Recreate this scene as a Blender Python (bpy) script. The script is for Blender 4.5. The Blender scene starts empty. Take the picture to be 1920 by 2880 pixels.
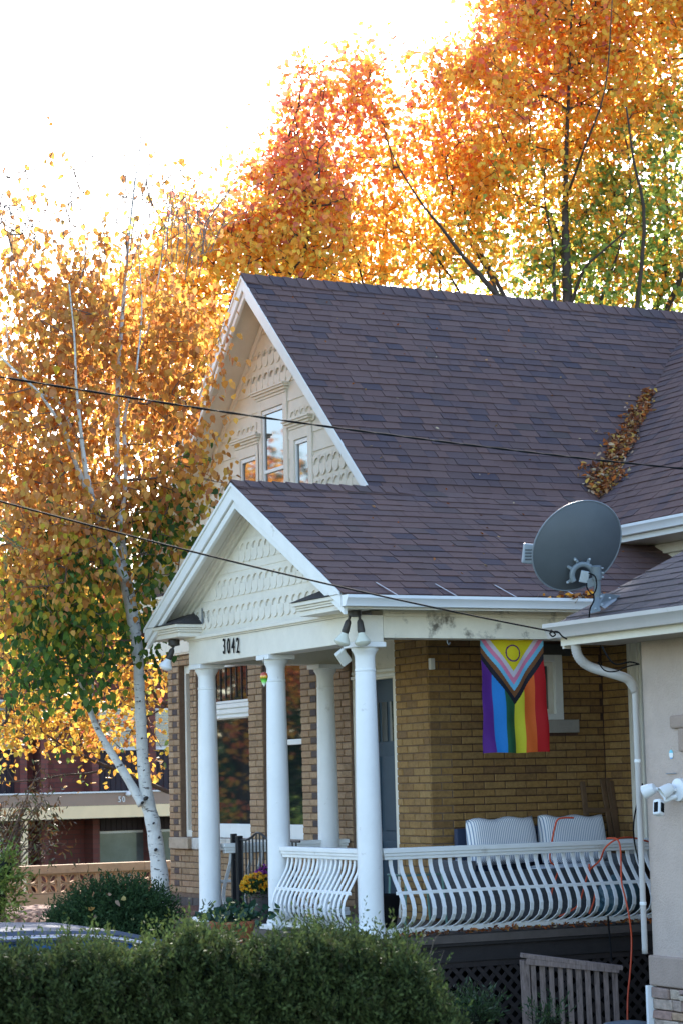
import bpy, bmesh, math, random
import numpy as np
from mathutils import Vector, Matrix, Euler
random.seed(7); RNG = np.random.default_rng(7)
C = bpy.context.scene.collection
scene = bpy.context.scene
rad = math.radians

# ---------------------------------------------------------------- camera
# world: x runs along the house's long side, y along its street front, z up; z = 0 is the porch floor
ROT = np.array([[0.8912701516572892, -0.4528602287328227, -0.023561196846685416],
                [0.03269412039572193, 0.1159933407950635, -0.9927117604736786],
                [0.45229261684925043, 0.8840040487029772, 0.11818726928227696]])
CAM = np.array([-9.21910539, -17.63663028, 1.3587409]); F = 6363.67
cam_data = bpy.data.cameras.new("camera"); cam = bpy.data.objects.new("camera", cam_data); C.objects.link(cam)
m = Matrix.Identity(4)
for i in range(3):
    m[i][0] = ROT[0][i]; m[i][1] = -ROT[1][i]; m[i][2] = -ROT[2][i]; m[i][3] = CAM[i]
cam.matrix_world = m
cam_data.sensor_fit = 'VERTICAL'; cam_data.sensor_height = 36; cam_data.lens = F / 2880 * 36
cam_data.clip_start = 0.2; cam_data.clip_end = 2000
cam_data.dof.use_dof = True; cam_data.dof.focus_distance = 21.5; cam_data.dof.aperture_fstop = 5.0
scene.camera = cam

def at(px, py, d):
    """world point seen at photograph position (px, py), d metres deep"""
    q = np.array([(px - 960) / F, (py - 1440) / F, 1.0]) * d
    return Vector(CAM + ROT.T @ q)

# ---------------------------------------------------------------- light
SUN_AZ, SUN_EL = rad(27), rad(29)      # azimuth from +y towards +x
world = bpy.data.worlds.new("World"); scene.world = world; world.use_nodes = True
nt = world.node_tree; nt.nodes.clear()
wo = nt.nodes.new('ShaderNodeOutputWorld'); bg = nt.nodes.new('ShaderNodeBackground'); sky = nt.nodes.new('ShaderNodeTexSky')
sky.sky_type = 'NISHITA'; sky.sun_disc = False; sky.sun_elevation = SUN_EL; sky.sun_rotation = SUN_AZ
sky.air_density = 1.0; sky.dust_density = 1.0; sky.ozone_density = 1.6
bg.inputs['Strength'].default_value = 0.15
nt.links.new(sky.outputs[0], bg.inputs[0]); nt.links.new(bg.outputs[0], wo.inputs[0])
sd = bpy.data.lights.new("sun", 'SUN'); sd.energy = 4.0; sd.angle = rad(0.53); sd.color = (1, 0.93, 0.82)
sun = bpy.data.objects.new("sun", sd); C.objects.link(sun)
sv = Vector((math.sin(SUN_AZ) * math.cos(SUN_EL), math.cos(SUN_AZ) * math.cos(SUN_EL), math.sin(SUN_EL)))
sun.rotation_euler = sv.to_track_quat('Z', 'Y').to_euler(); sun.location = sv * 60
scene.view_settings.view_transform = 'Standard'; scene.view_settings.look = 'None'
scene.view_settings.exposure = 2.08; scene.view_settings.gamma = 1.0
scene.view_settings.use_curve_mapping = False
scene.cycles.max_bounces = 8; scene.cycles.transparent_max_bounces = 8
try: scene.cycles.use_denoising = True
except Exception: pass

# ---------------------------------------------------------------- materials
MATS = {}
def mat(name, col, rough=0.6, var=0.12, scale=8, bump=0.0, bscale=60, rnd=0.0, col2=None, metal=0.0, spec=0.4,
        attr=False, trans=0.0, coat=0.0, stretch=None, ior=None):
    if name in MATS: return MATS[name]
    M = bpy.data.materials.new(name); M.use_nodes = True; N = M.node_tree.nodes; L = M.node_tree.links
    b = N['Principled BSDF']; out = N['Material Output']
    tc = N.new('ShaderNodeTexCoord'); geo = N.new('ShaderNodeNewGeometry')
    pos = geo.outputs['Position']
    if stretch:
        mp = N.new('ShaderNodeMapping'); mp.inputs['Scale'].default_value = stretch; L.new(pos, mp.inputs[0]); pos = mp.outputs[0]
    nz = N.new('ShaderNodeTexNoise'); nz.inputs['Scale'].default_value = scale; nz.inputs['Detail'].default_value = 6
    nz.inputs['Roughness'].default_value = 0.65
    L.new(pos, nz.inputs['Vector'])
    if attr:
        a = N.new('ShaderNodeAttribute'); a.attribute_name = 'col'; src = a.outputs['Color']
    else:
        c = N.new('ShaderNodeRGB'); c.outputs[0].default_value = (*col, 1); src = c.outputs[0]
    if col2:
        ra = N.new('ShaderNodeAttribute'); ra.attribute_name = 'rnd'
        oi = N.new('ShaderNodeObjectInfo'); ad = N.new('ShaderNodeMath'); ad.operation = 'ADD'
        L.new(ra.outputs['Fac'], ad.inputs[0]); L.new(oi.outputs['Random'], ad.inputs[1])
        fr = N.new('ShaderNodeMath'); fr.operation = 'FRACT'; L.new(ad.outputs[0], fr.inputs[0])
        rp = N.new('ShaderNodeValToRGB'); e = rp.color_ramp.elements
        cs = [col] + list(col2); e[0].color = (*cs[0], 1); e[0].position = 0
        e[1].color = (*cs[-1], 1); e[1].position = 1
        for k in range(1, len(cs) - 1):
            x = e.new(k / (len(cs) - 1)); x.color = (*cs[k], 1)
        L.new(fr.outputs[0], rp.inputs[0]); src = rp.outputs[0]
    mr = N.new('ShaderNodeMapRange'); mr.inputs['From Min'].default_value = 0.3; mr.inputs['From Max'].default_value = 0.7
    mr.inputs['To Min'].default_value = 1 - var; mr.inputs['To Max'].default_value = 1 + var
    L.new(nz.outputs['Fac'], mr.inputs['Value'])
    hs = N.new('ShaderNodeHueSaturation'); L.new(src, hs.inputs['Color']); L.new(mr.outputs[0], hs.inputs['Value'])
    src = hs.outputs[0]
    L.new(src, b.inputs['Base Color'])
    b.inputs['Roughness'].default_value = rough; b.inputs['Metallic'].default_value = metal
    b.inputs['Specular IOR Level'].default_value = spec
    if ior: b.inputs['IOR'].default_value = ior
    if coat: b.inputs['Coat Weight'].default_value = coat
    if bump:
        n2 = N.new('ShaderNodeTexNoise'); n2.inputs['Scale'].default_value = bscale; n2.inputs['Detail'].default_value = 4
        L.new(pos, n2.inputs['Vector'])
        bp = N.new('ShaderNodeBump'); bp.inputs['Strength'].default_value = min(1, bump); bp.inputs['Distance'].default_value = 0.01
        L.new(n2.outputs['Fac'], bp.inputs['Height']); L.new(bp.outputs[0], b.inputs['Normal'])
    if trans:
        t = N.new('ShaderNodeBsdfTranslucent'); mx = N.new('ShaderNodeMixShader'); mx.inputs[0].default_value = trans
        L.new(src, t.inputs['Color']); L.new(b.outputs[0], mx.inputs[1]); L.new(t.outputs[0], mx.inputs[2])
        L.new(mx.outputs[0], out.inputs['Surface'])
    MATS[name] = M; M['_src'] = hs.name
    return M
def weather(M, col, scale=3.0, lo=0.55, hi=0.75, fine=25, streak=None):
    """patches of dirt, chipped paint or stains of their own shape over a material"""
    N = M.node_tree.nodes; L = M.node_tree.links; hs = N[M['_src']]; b = N['Principled BSDF']
    geo = N.new('ShaderNodeNewGeometry'); p = geo.outputs['Position']
    if streak:
        mp = N.new('ShaderNodeMapping'); mp.inputs['Scale'].default_value = streak; L.new(p, mp.inputs[0]); p = mp.outputs[0]
    a = N.new('ShaderNodeTexNoise'); a.inputs['Scale'].default_value = scale; a.inputs['Detail'].default_value = 8; a.inputs['Roughness'].default_value = .7
    L.new(p, a.inputs[0])
    r = N.new('ShaderNodeMapRange'); r.inputs['From Min'].default_value = lo; r.inputs['From Max'].default_value = hi
    L.new(a.outputs['Fac'], r.inputs[0])
    mx = N.new('ShaderNodeMixRGB'); mx.inputs[2].default_value = (*col, 1); L.new(r.outputs[0], mx.inputs[0]); L.new(hs.outputs[0], mx.inputs[1])
    L.new(mx.outputs[0], b.inputs['Base Color']); return M

WHITE = weather(mat('white_paint', (.78, .78, .77), .42, .04, 3, .25, 25), (.36, .33, .28), 8, .62, .80)
TRIM = weather(mat('white_trim_paint', (.77, .77, .75), .45, .05, 4, .2, 30), (.38, .34, .28), 5, .62, .80)
CREAM = weather(mat('cream_paint', (.74, .69, .60), .55, .06, 5, .35, 30), (.45, .40, .31), 6, .63, .80)
SIDING = weather(mat('siding_paint', (.72, .655, .55), .6, .06, 4, .3, 30), (.50, .42, .33), 6, .6, .8)
BEAMP = weather(mat('weathered_cream_paint', (.72, .655, .53), .6, .07, 4, .3, 30), (.13, .11, .085), 5, .54, .68)
GUT = weather(mat('gutter_white', (.74, .75, .76), .32, .04, 3, .1, 20), (.40, .37, .32), 9, .68, .85)
GUT2 = weather(mat('gutter_beige', (.46, .43, .41), .4, .05, 3, .1, 20), (.32, .28, .24), 7, .62, .8)
BRICK = mat('golden_brick', (.30, .17, .055), .7, .25, 30, .6, 90, col2=[(.31, .175, .055), (.24, .13, .043), (.34, .205, .075), (.275, .155, .048), (.20, .11, .043)])
BRICKL = mat('tan_brick', (.32, .20, .11), .75, .2, 30, .6, 90, col2=[(.36, .235, .13), (.27, .17, .09), (.40, .27, .16), (.33, .20, .11)])
BRICKD = mat('dark_brick', (.075, .055, .05), .8, .2, 30, .5, 90, col2=[(.10, .07, .06), (.06, .045, .045)])
MORTAR = mat('mortar', (.09, .05, .035), .9, .25, 20, .6, 120)
MORTARL = mat('mortar_brown', (.17, .11, .075), .9, .2, 20, .6, 120)
SHING = mat('asphalt_shingle', (.070, .048, .046), .85, .22, 220, .6, 400,
            col2=[(.116, .064, .057), (.104, .059, .054), (.128, .073, .063), (.064, .044, .052), (.112, .061, .054), (.120, .068, .059), (.054, .039, .050), (.096, .056, .051), (.123, .066, .057), (.076, .047, .051)])
UNDER = mat('roof_underlay', (.04, .03, .03), .9)
SHING2 = mat('grey_shingle', (.085, .07, .075), .85, .25, 220, .8, 400, col2=[(.10, .08, .085), (.08, .066, .07), (.115, .09, .09)])
STUCCO = weather(mat('stucco', (.50, .40, .34), .9, .06, 6, 1.0, 70), (.42, .33, .28), 2, .5, .8)
STUCB = mat('stucco_band', (.36, .27, .22), .9, .08, 6, .8, 60)
DOORM = mat('door_blue', (.022, .046, .072), .55, .08, 4, .1)
GLASS = mat('window_glass', (.012, .016, .018), .03, .0, 3, 0, spec=.5, ior=2.5)
BLIND = mat('dark_interior', (.03, .03, .032), .6)
IRON = mat('black_iron', (.015, .015, .017), .45, .1)
DRYLEAF = mat('dry_leaf', (1, 1, 1), .8, .15, 30, attr=True, trans=.06, spec=.1)
GREYM = mat('dish_grey', (.075, .085, .095), .5, .08, 5)
METAL = mat('galvanised', (.30, .33, .36), .45, .15, 20, .1, metal=.5)
BLACK = mat('black_rubber', (.010, .010, .011), .85, spec=.1)
STEELB = mat('dark_bronze', (.035, .028, .022), .5)
DECK = mat('deck_brown', (.030, .024, .023), .8, .15, 10, .3)
LATT = mat('lattice_brown', (.035, .026, .024), .8, .2, 15, .3)
OLDW = weather(mat('grey_wood', (.22, .16, .14), .85, .3, 14, .6, 60, stretch=(6, 6, .6)), (.10, .07, .06), 8, .5, .7, streak=(5, 5, .5))
STONES = mat('ledge_stone', (.42, .27, .17), .85, .3, 18, 1.0, 40, col2=[(.45, .36, .28), (.30, .19, .16), (.48, .27, .15), (.40, .33, .28), (.24, .15, .13), (.47, .37, .29)])
GROUT = mat('stone_grout', (.10, .07, .06), .9)
CONC = mat('concrete', (.36, .33, .29), .9, .12, 5, .6, 60)
SILLM = weather(mat('sandstone_sill', (.42, .33, .24), .9, .12, 8, .6, 60), (.2, .15, .11), 6, .55, .75)
FLOORM = mat('porch_floor', (.10, .08, .07), .7, .2, 6, .2)
CEIL = mat('porch_ceiling', (.45, .42, .36), .7)

# ---------------------------------------------------------------- mesh helpers
class MB:
    def __init__(s): s.v = []; s.f = []; s.r = []; s.col = None
    def face_block(s, verts, faces, rnd=None):
        o = len(s.v); s.v += [tuple(p) for p in verts]
        r = random.random() if rnd is None else rnd
        for f in faces: s.f.append(tuple(o + i for i in f)); s.r.append(r)
        return s
    def box(s, x0, x1, y0, y1, z0, z1, rnd=None):
        if x0 > x1: x0, x1 = x1, x0
        if y0 > y1: y0, y1 = y1, y0
        if z0 > z1: z0, z1 = z1, z0
        return s.face_block([(x0, y0, z0), (x1, y0, z0), (x1, y1, z0), (x0, y1, z0), (x0, y0, z1), (x1, y0, z1), (x1, y1, z1), (x0, y1, z1)],
            [(0, 3, 2, 1), (4, 5, 6, 7), (0, 1, 5, 4), (1, 2, 6, 5), (2, 3, 7, 6), (3, 0, 4, 7)], rnd)
    def prism(s, pts, axis, a0, a1, rnd=None):
        """polygon pts (two coordinates, the other two axes in order) extruded along axis"""
        n = len(pts)
        def P(p, a):
            q = [0, 0, 0]; o = [i for i in range(3) if i != axis]; q[axis] = a; q[o[0]] = p[0]; q[o[1]] = p[1]; return q
        vs = [P(p, a0) for p in pts] + [P(p, a1) for p in pts]
        fs = [tuple(range(n - 1, -1, -1)), tuple(range(n, 2 * n))] + [(i, (i + 1) % n, n + (i + 1) % n, n + i) for i in range(n)]
        return s.face_block(vs, fs, rnd)
    def tube(s, pts, r, n=8, caps=True, rnd=None):
        pts = [Vector(p) for p in pts]; rs = r if isinstance(r, (list, tuple)) else [r] * len(pts)
        vs = []; fs = []; up = Vector((0.13, 0.21, 1)).normalized(); pu = None
        for i, p in enumerate(pts):
            d = (pts[min(i + 1, len(pts) - 1)] - pts[max(i - 1, 0)])
            if d.length < 1e-9: d = Vector((0, 0, 1))
            d.normalize()
            if pu is None:
                u = d.cross(up)
                if u.length < .05: u = d.cross(Vector((1, 0, 0)))
            else: u = pu - d * pu.dot(d)
            u.normalize(); pu = u; w = d.cross(u)
            for k in range(n):
                a = 2 * math.pi * k / n; vs.append(p + (u * math.cos(a) + w * math.sin(a)) * rs[i])
        for i in range(len(pts) - 1):
            for k in range(n):
                a = i * n + k; b = i * n + (k + 1) % n; fs.append((a, b, b + n, a + n))
        if caps: fs.append(tuple(range(n - 1, -1, -1))); fs.append(tuple((len(pts) - 1) * n + k for k in range(n)))
        return s.face_block(vs, fs, rnd)
    def lathe(s, prof, org=(0, 0, 0), axis=(0, 0, 1), n=24, ax=1, ay=1):
        """prof: (radius, height) pairs turned about axis through org"""
        q = Vector((0, 0, 1)).rotation_difference(Vector(axis).normalized()); o = Vector(org); vs = []; fs = []
        for r, h in prof:
            for k in range(n):
                a = 2 * math.pi * k / n; vs.append(o + q @ Vector((r * math.cos(a) * ax, r * math.sin(a) * ay, h)))
        for i in range(len(prof) - 1):
            for k in range(n):
                a = i * n + k; b = i * n + (k + 1) % n; fs.append((a, b, b + n, a + n))
        fs.append(tuple(range(n - 1, -1, -1))); fs.append(tuple((len(prof) - 1) * n + k for k in range(n)))
        return s.face_block(vs, fs)
    def bar(s, p, q, w, t, up=(0, 0, 1), rnd=None):
        """rectangular bar from p to q, w wide sideways, t thick along up"""
        p = Vector(p); q = Vector(q); d = (q - p).normalized(); u = Vector(up); sd_ = d.cross(u).normalized(); u = sd_.cross(d)
        vs = [b + sd_ * a * w / 2 + u * c * t / 2 for b in (p, q) for a, c in ((-1, -1), (1, -1), (1, 1), (-1, 1))]
        return s.face_block(vs, [(3, 2, 1, 0), (4, 5, 6, 7), (0, 1, 5, 4), (1, 2, 6, 5), (2, 3, 7, 6), (3, 0, 4, 7)], rnd)
    def mesh(s, name, org):
        me = bpy.data.meshes.new(name)
        me.from_pydata([(v[0] - org[0], v[1] - org[1], v[2] - org[2]) for v in s.v], [], s.f)
        a = me.attributes.new('rnd', 'FLOAT', 'FACE'); a.data.foreach_set('value', s.r)
        bm = bmesh.new(); bm.from_mesh(me); bmesh.ops.recalc_face_normals(bm, faces=bm.faces); bm.to_mesh(me); bm.free()
        return me
    def build(s, name, material, parent=None, smooth=False, bevel=0.0, kind=None, label=None, cat=None, group=None, org=None):
        if org is None:
            a = np.array(s.v); lo = a.min(0); hi = a.max(0); org = ((lo[0] + hi[0]) / 2, (lo[1] + hi[1]) / 2, lo[2])
        me = s.mesh(name, org)
        return link(name, me, material, parent, org, smooth, bevel, kind, label, cat, group)
def link(name, me, material, parent, org, smooth=False, bevel=0.0, kind=None, label=None, cat=None, group=None):
    if material and not me.materials: me.materials.append(material)
    if smooth:
        me.polygons.foreach_set('use_smooth', [True] * len(me.polygons))
    o = bpy.data.objects.new(name, me); C.objects.link(o)
    place(o, org, parent)
    if smooth == 'auto':
        md = o.modifiers.new('edges', 'EDGE_SPLIT'); md.split_angle = rad(35)
    if bevel:
        md = o.modifiers.new('bevel', 'BEVEL'); md.width = bevel; md.segments = 2; md.limit_method = 'ANGLE'
    tag(o, label, cat, group, kind)
    return o
def place(o, org, parent):
    w = Vector(org); o['_w'] = tuple(w)
    if parent is not None:
        o.parent = parent; o.location = w - Vector(parent['_w'])
    else: o.location = w
def tag(o, label=None, cat=None, group=None, kind=None):
    if label: o['label'] = label
    if cat: o['category'] = cat
    if group: o['group'] = group
    if kind: o['kind'] = kind
    return o
def thing(name, label, cat, loc, group=None):
    o = bpy.data.objects.new(name, None); C.objects.link(o); o.empty_display_size = .2
    place(o, loc, None); return tag(o, label, cat, group)
def piece(name, me, parent, org, scale=None, rot=None):
    """one more object sharing mesh me"""
    o = bpy.data.objects.new(name, me); C.objects.link(o); place(o, org, parent)
    if scale is not None: o.scale = scale
    if rot is not None: o.rotation_euler = rot
    return o
def chamfer_unit(name, material, c=.08):
    """unit brick: x length, y depth (front at y=-.5), z height, front edges eased"""
    b = MB(); i = .5 - c * .35; j = .5 - c
    vs = [(-.5, -.38, -.5), (.5, -.38, -.5), (.5, -.38, .5), (-.5, -.38, .5), (-i, -.5, -j), (i, -.5, -j), (i, -.5, j), (-i, -.5, j),
          (-.5, .5, -.5), (.5, .5, -.5), (.5, .5, .5), (-.5, .5, .5)]
    fs = [(4, 5, 6, 7), (0, 1, 5, 4), (1, 2, 6, 5), (2, 3, 7, 6), (3, 0, 4, 7), (0, 8, 9, 1), (1, 9, 10, 2), (2, 10, 11, 3), (3, 11, 8, 0)]
    b.face_block(vs, fs, 0); me = b.mesh(name, (0, 0, 0)); me.materials.append(material); return me, vs, fs
# ================================================================ HOUSE
FX, SY, WX = 1.55, 1.66, 3.57          # front wall plane, side wall plane, wing front wall plane
house = thing('brick_house', 'golden brick house with purple-brown shingle roof, steep cream gable and white columned porch', 'house', (1.55, 1.66, 0))
CR = .0735; BL = .24; JT = .010
UB, UBV, UBF = chamfer_unit('brick', BRICK)
UBL = chamfer_unit('brick', BRICKL)[0]; UBD = chamfer_unit('brick', BRICKD)[0]
N_BRICK = [0]
def brick_rows(u0, u1, z0, z1, holes, course=CR, bl=BL, darkf=None):
    out = []; k0 = math.floor(z0 / course); k1 = math.ceil(z1 / course)
    for k in range(k0, k1):
        za, zb = max(z0, k * course), min(z1, (k + 1) * course)
        if zb - za < .03: continue
        spans = [(u0, u1)]
        for (a, b, c, d) in holes:
            if c < zb - .02 and d > za + .02:
                ns = []
                for s, e in spans:
                    if b <= s or a >= e: ns.append((s, e)); continue
                    if a > s: ns.append((s, a))
                    if b < e: ns.append((b, e))
                spans = ns
        for s, e in spans:
            u = s - (bl / 2 if k % 2 else 0)
            while u < e - .001:
                a, b = max(u, s), min(u + bl, e); u += bl
                if b - a < .035: continue
                out.append((a + JT / 2, b - JT / 2, za + JT / 2, zb - JT / 2, bool(darkf and darkf(a, b, k))))
    return out
def brick_wall(parent, rows, axis, plane, mats, limit=0, d=.05):
    """axis 'x': wall runs along x facing -y at y = plane; axis 'y': runs along y facing -x at x = plane"""
    st = MB(); sd_ = MB()
    for (a, b, c, e, dark) in rows:
        j = random.uniform(-.003, .003)
        if axis == 'x': ctr = ((a + b) / 2, plane + d / 2 + j, (c + e) / 2); rz = 0
        else: ctr = (plane + d / 2 + j, (a + b) / 2, (c + e) / 2); rz = -math.pi / 2
        if limit > 0:
            limit -= 1; N_BRICK[0] += 1
            piece('brick', UBD if dark else mats[0], parent, ctr, ((b - a), d, (e - c)), (random.uniform(-.01, .01), 0, rz + random.uniform(-.006, .006)))
        else:
            ca, sa = math.cos(rz), math.sin(rz); vs = []
            for v in UBV:
                x, y, z = v[0] * (b - a), v[1] * d, v[2] * (e - c)
                vs.append((ctr[0] + x * ca - y * sa, ctr[1] + x * sa + y * ca, ctr[2] + z))
            (sd_ if dark else st).face_block(vs, UBF)
    if st.v: st.build('brickwork', mats[1], parent, kind='stuff')
    if sd_.v: sd_.build('dark_brickwork', BRICKD, parent, kind='stuff')

# --- side wall under the porch, with its small window
sw = MB()
def wall_with_holes(b, axis, p0, p1, u0, u1, z0, z1, holes):
    us = sorted({u0, u1, *[h[0] for h in holes], *[h[1] for h in holes]}); zs = sorted({z0, z1, *[h[2] for h in holes], *[h[3] for h in holes]})
    for i in range(len(us) - 1):
        run = None
        for j in range(len(zs) - 1):
            uc = (us[i] + us[i + 1]) / 2; zc = (zs[j] + zs[j + 1]) / 2
            solid = not any(h[0] < uc < h[1] and h[2] < zc < h[3] for h in holes)
            if solid:
                if run is None: run = zs[j]
            if (not solid or j == len(zs) - 2) and run is not None:
                e = zs[j + 1] if solid else zs[j]
                if axis == 'x': b.box(us[i], us[i + 1], p0, p1, run, e)
                else: b.box(p0, p1, us[i], us[i + 1], run, e)
                run = None
hs = [(2.62, 3.06, 1.92, 2.56)]
wall_with_holes(sw, 'x', SY + .008, SY + .20, FX + .09, WX + .2, -.9, 2.86, hs)
side = sw.build('side_wall', MORTAR, house)
rows = brick_rows(FX + .002, WX, 0.0, 2.80, [(2.62, 3.06, 1.92, 2.56), (2.5, 3.26, 1.785, 1.925), (2.5, 3.2, 2.56, 2.68)])
brick_wall(side, rows, 'x', SY - .004, (UB, BRICK), 300)
b = MB(); b.box(2.45, 3.25, SY - .05, SY + .05, 1.79, 1.92); b.build('window_sill', CONC, side, bevel=.006)
b = MB(); b.box(2.5, 3.2, SY - .012, SY + .05, 2.56, 2.68); b.build('window_lintel', mat('grey_stone', (.08, .075, .07), .9, .15), side, bevel=.005)
# small side window: frame, inner sash, glass
w = MB(); wall_with_holes(w, 'x', SY - .02, SY + .06, 2.58, 3.09, 1.92, 2.57, [(2.66, 3.0, 1.98, 2.50)])
w.build('window_frame', TRIM, side, bevel=.005)
w = MB(); wall_with_holes(w, 'x', SY + .02, SY + .07, 2.66, 3.0, 1.98, 2.50, [(2.70, 2.95, 2.03, 2.46)]); w.build('window_sash', CREAM, side, bevel=.004)
w = MB(); w.box(2.68, 2.98, SY + .05, SY + .055, 2.0, 2.48); w.build('pane', GLASS, side)
w = MB(); w.box(FX + .62, FX + .64, SY - .02, SY, 2.36, 2.42)
w = MB(); w.box(1.56, 1.61, SY - .05, SY - .002, 2.42, 2.53); w.build('wall_bracket', TRIM, side, bevel=.006)

# --- front wall with three windows and the door
ops = [(7.52, 7.86, .74, 2.80), (5.85, 7.33, .74, 2.80), (4.49, 5.47, .74, 2.80), (2.33, 3.33, 0.0, 2.84)]
fw = MB(); wall_with_holes(fw, 'y', FX + .008, FX + .25, SY + .002, 8.21, -.9, 2.93, ops)
front = fw.build('front_wall', MORTARL, house)
def quoin(a, b, k):
    return (abs((a + b) / 2 - 7.98) < .075 and k % 2 == 0) or (abs((a + b) / 2 - 4.2) < .075 and k % 2 == 0)
holes = [(o[0], o[1], o[2] - .14 if o[2] > .1 else o[2], o[3]) for o in ops]
rw = brick_rows(SY + .001, 2.33, 0, 2.86, [], bl=.223)
brick_wall(front, rw, 'y', FX - .004, (UB, BRICK), max(0, 300 - N_BRICK[0]))
def qrows(u0, u1, z0, z1, cut, dark_u, bl):
    out = []
    for k in range(math.floor(z0 / CR), math.ceil(z1 / CR)):
        za, zb = max(z0, k * CR), min(z1, (k + 1) * CR)
        if zb - za < .03: continue
        edges = sorted(set([u0, u1] + ([dark_u - .075, dark_u + .075] if dark_u and k % 2 == 0 else []) + ([] if dark_u and k % 2 == 0 else [u0 + (u1 - u0) * (.5 if k % 2 else .36), ])))
        ed = []
        for i in range(len(edges) - 1):
            a, b = edges[i], edges[i + 1]; n = max(1, round((b - a) / bl)); ed += [(a + (b - a) * t / n, a + (b - a) * (t + 1) / n) for t in range(n)]
        for a, b in ed:
            if b - a > .03: out.append((a + .005, b - .005, za + .005, zb - .005, bool(dark_u and k % 2 == 0 and abs((a + b) / 2 - dark_u) < .05)))
    return out
for u0, u1, du in ((7.86, 8.205, 8.0), (7.33, 7.52, None), (5.47, 5.85, None), (3.72, 4.49, 4.18), (3.33, 3.72, None)):
    brick_wall(front, qrows(u0, u1, .62 if u0 > 4 and u0 < 7.8 else .05, 2.92 if u0 > 4 else 2.86, None, du, .2), 'y', FX - .004, (UBL, BRICKL), 0)
brick_wall(front, [r for r in brick_rows(4.49, 7.86, .05, .60, [], bl=.223)], 'y', FX - .004, (UBL, BRICKL), 0)
brick_wall(front, brick_rows(4.49, 8.205, 2.80, 2.92, [], bl=.223), 'y', FX - .004, (UBL, BRICKL), 0)
# foundation stones, battered
b = MB()
for k in range(5):
    y = 3.5 + (k % 2) * .2
    while y < 8.3:
        L_ = random.uniform(.35, .6); b.box(FX - .03 - .035 * k, FX + .1, y + .01, min(y + L_, 8.35) - .01, .035 - .11 * (k + 1), .035 - .11 * k - .012); y += L_
b.build('foundation_stones', mat('foundation_stone', (.07, .055, .05), .9, .3, 10, .8, 30, col2=[(.10, .08, .07), (.055, .045, .042)]), front, kind='stuff')
for a, b_, wd in ((7.50, 8.08, 1), (4.3, 7.38, 2)):
    b = MB(); b.box(FX - .07, FX + .12, a, b_, .60, .735); b.build('window_sill', SILLM if wd == 1 else weather(mat('painted_sill', (.55, .53, .48), .8, .1, 8, .5, 60), (.25, .2, .15), 7, .5, .7), front, bevel=.01)

def opening(parent, y0, y1, z0, z1, depth, jamb=.05):
    b = MB()
    b.box(FX + .02, FX + .24, y0 + .004, y0 + .02, z0, z1); b.box(FX + .02, FX + .24, y1 - .02, y1 - .004, z0, z1)
    return b
# window 1 (narrow, cream board), window 2 (large with leaded transom), window 3 (double hung)
w = MB(); wall_with_holes(w, 'y', FX + .07, FX + .14, 7.53, 7.85, .74, 2.8, [(7.58, 7.80, .82, 2.7)]); w1 = w.build('window_frame', CREAM, front, bevel=.004)
w = MB(); w.box(FX + .12, FX + .125, 7.57, 7.81, .8, 2.72); w.build('pane', GLASS, front)
w = MB(); wall_with_holes(w, 'y', FX + .06, FX + .15, 5.855, 7.325, .74, 2.8, [(5.94, 7.24, .90, 2.11), (5.94, 7.24, 2.31, 2.72)]); w.build('window_frame', TRIM, front, bevel=.005)
w = MB()
for z, t in ((2.12, .03), (2.17, .05), (2.235, .05), (2.29, .03)): w.box(FX + .03, FX + .06, 5.86, 7.32, z, z + t)
w.build('transom_moulding', TRIM, front, bevel=.004)
w = MB(); w.box(FX + .12, FX + .125, 5.92, 7.26, .88, 2.13); w.build('pane', GLASS, front)
w = MB(); w.box(FX + .13, FX + .135, 5.92, 7.26, 2.29, 2.74); w.build('transom_pane', GLASS, front)
for k in range(9):
    y = 5.99 + k * .15
    w = MB(); w.box(FX + .118, FX + .126, y - .006, y + .006, 2.33 + (0.03 if k % 2 else 0), 2.72); w.build('transom_bar', IRON, front)
w = MB(); wall_with_holes(w, 'y', FX + .06, FX + .15, 4.495, 5.465, .74, 2.8, [(4.57, 5.39, .90, 1.77), (4.57, 5.39, 1.83, 2.72)]); w.build('window_frame', TRIM, front, bevel=.005)
w = MB(); w.box(FX + .12, FX + .125, 4.55, 5.41, .88, 2.74); w.build('pane', GLASS, front)
# door
w = MB(); wall_with_holes(w, 'y', FX + .03, FX + .14, 2.335, 3.325, 0, 2.84, [(2.44, 3.2, 0, 2.38)]); w.build('door_frame', CREAM, front, bevel=.006)
w = MB(); w.box(FX + .0, FX + .03, 2.34, 3.3, 2.40, 2.43); w.box(FX + .01, FX + .03, 2.34, 3.3, 2.45, 2.48); w.build('door_head_moulding', TRIM, front, bevel=.004)
dr = MB(); dr.box(FX + .10, FX + .14, 2.44, 3.2, .02, 2.38); door = dr.build('door', DOORM, front)
for a, b_, c, d in ((2.52, 2.78, .2, .75), (2.86, 3.12, .2, .75), (2.52, 2.78, .85, 1.6), (2.86, 3.12, .85, 1.6)):
    w = MB(); w.box(FX + .085, FX + .105, a, b_, c, d); w.build('door_panel', DOORM, front, bevel=.01)
for a in (2.52, 2.69, 2.86, 3.02):
    w = MB(); w.box(FX + .09, FX + .098, a, a + .11, 1.75, 2.15); w.build('door_light', GLASS, front)

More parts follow.
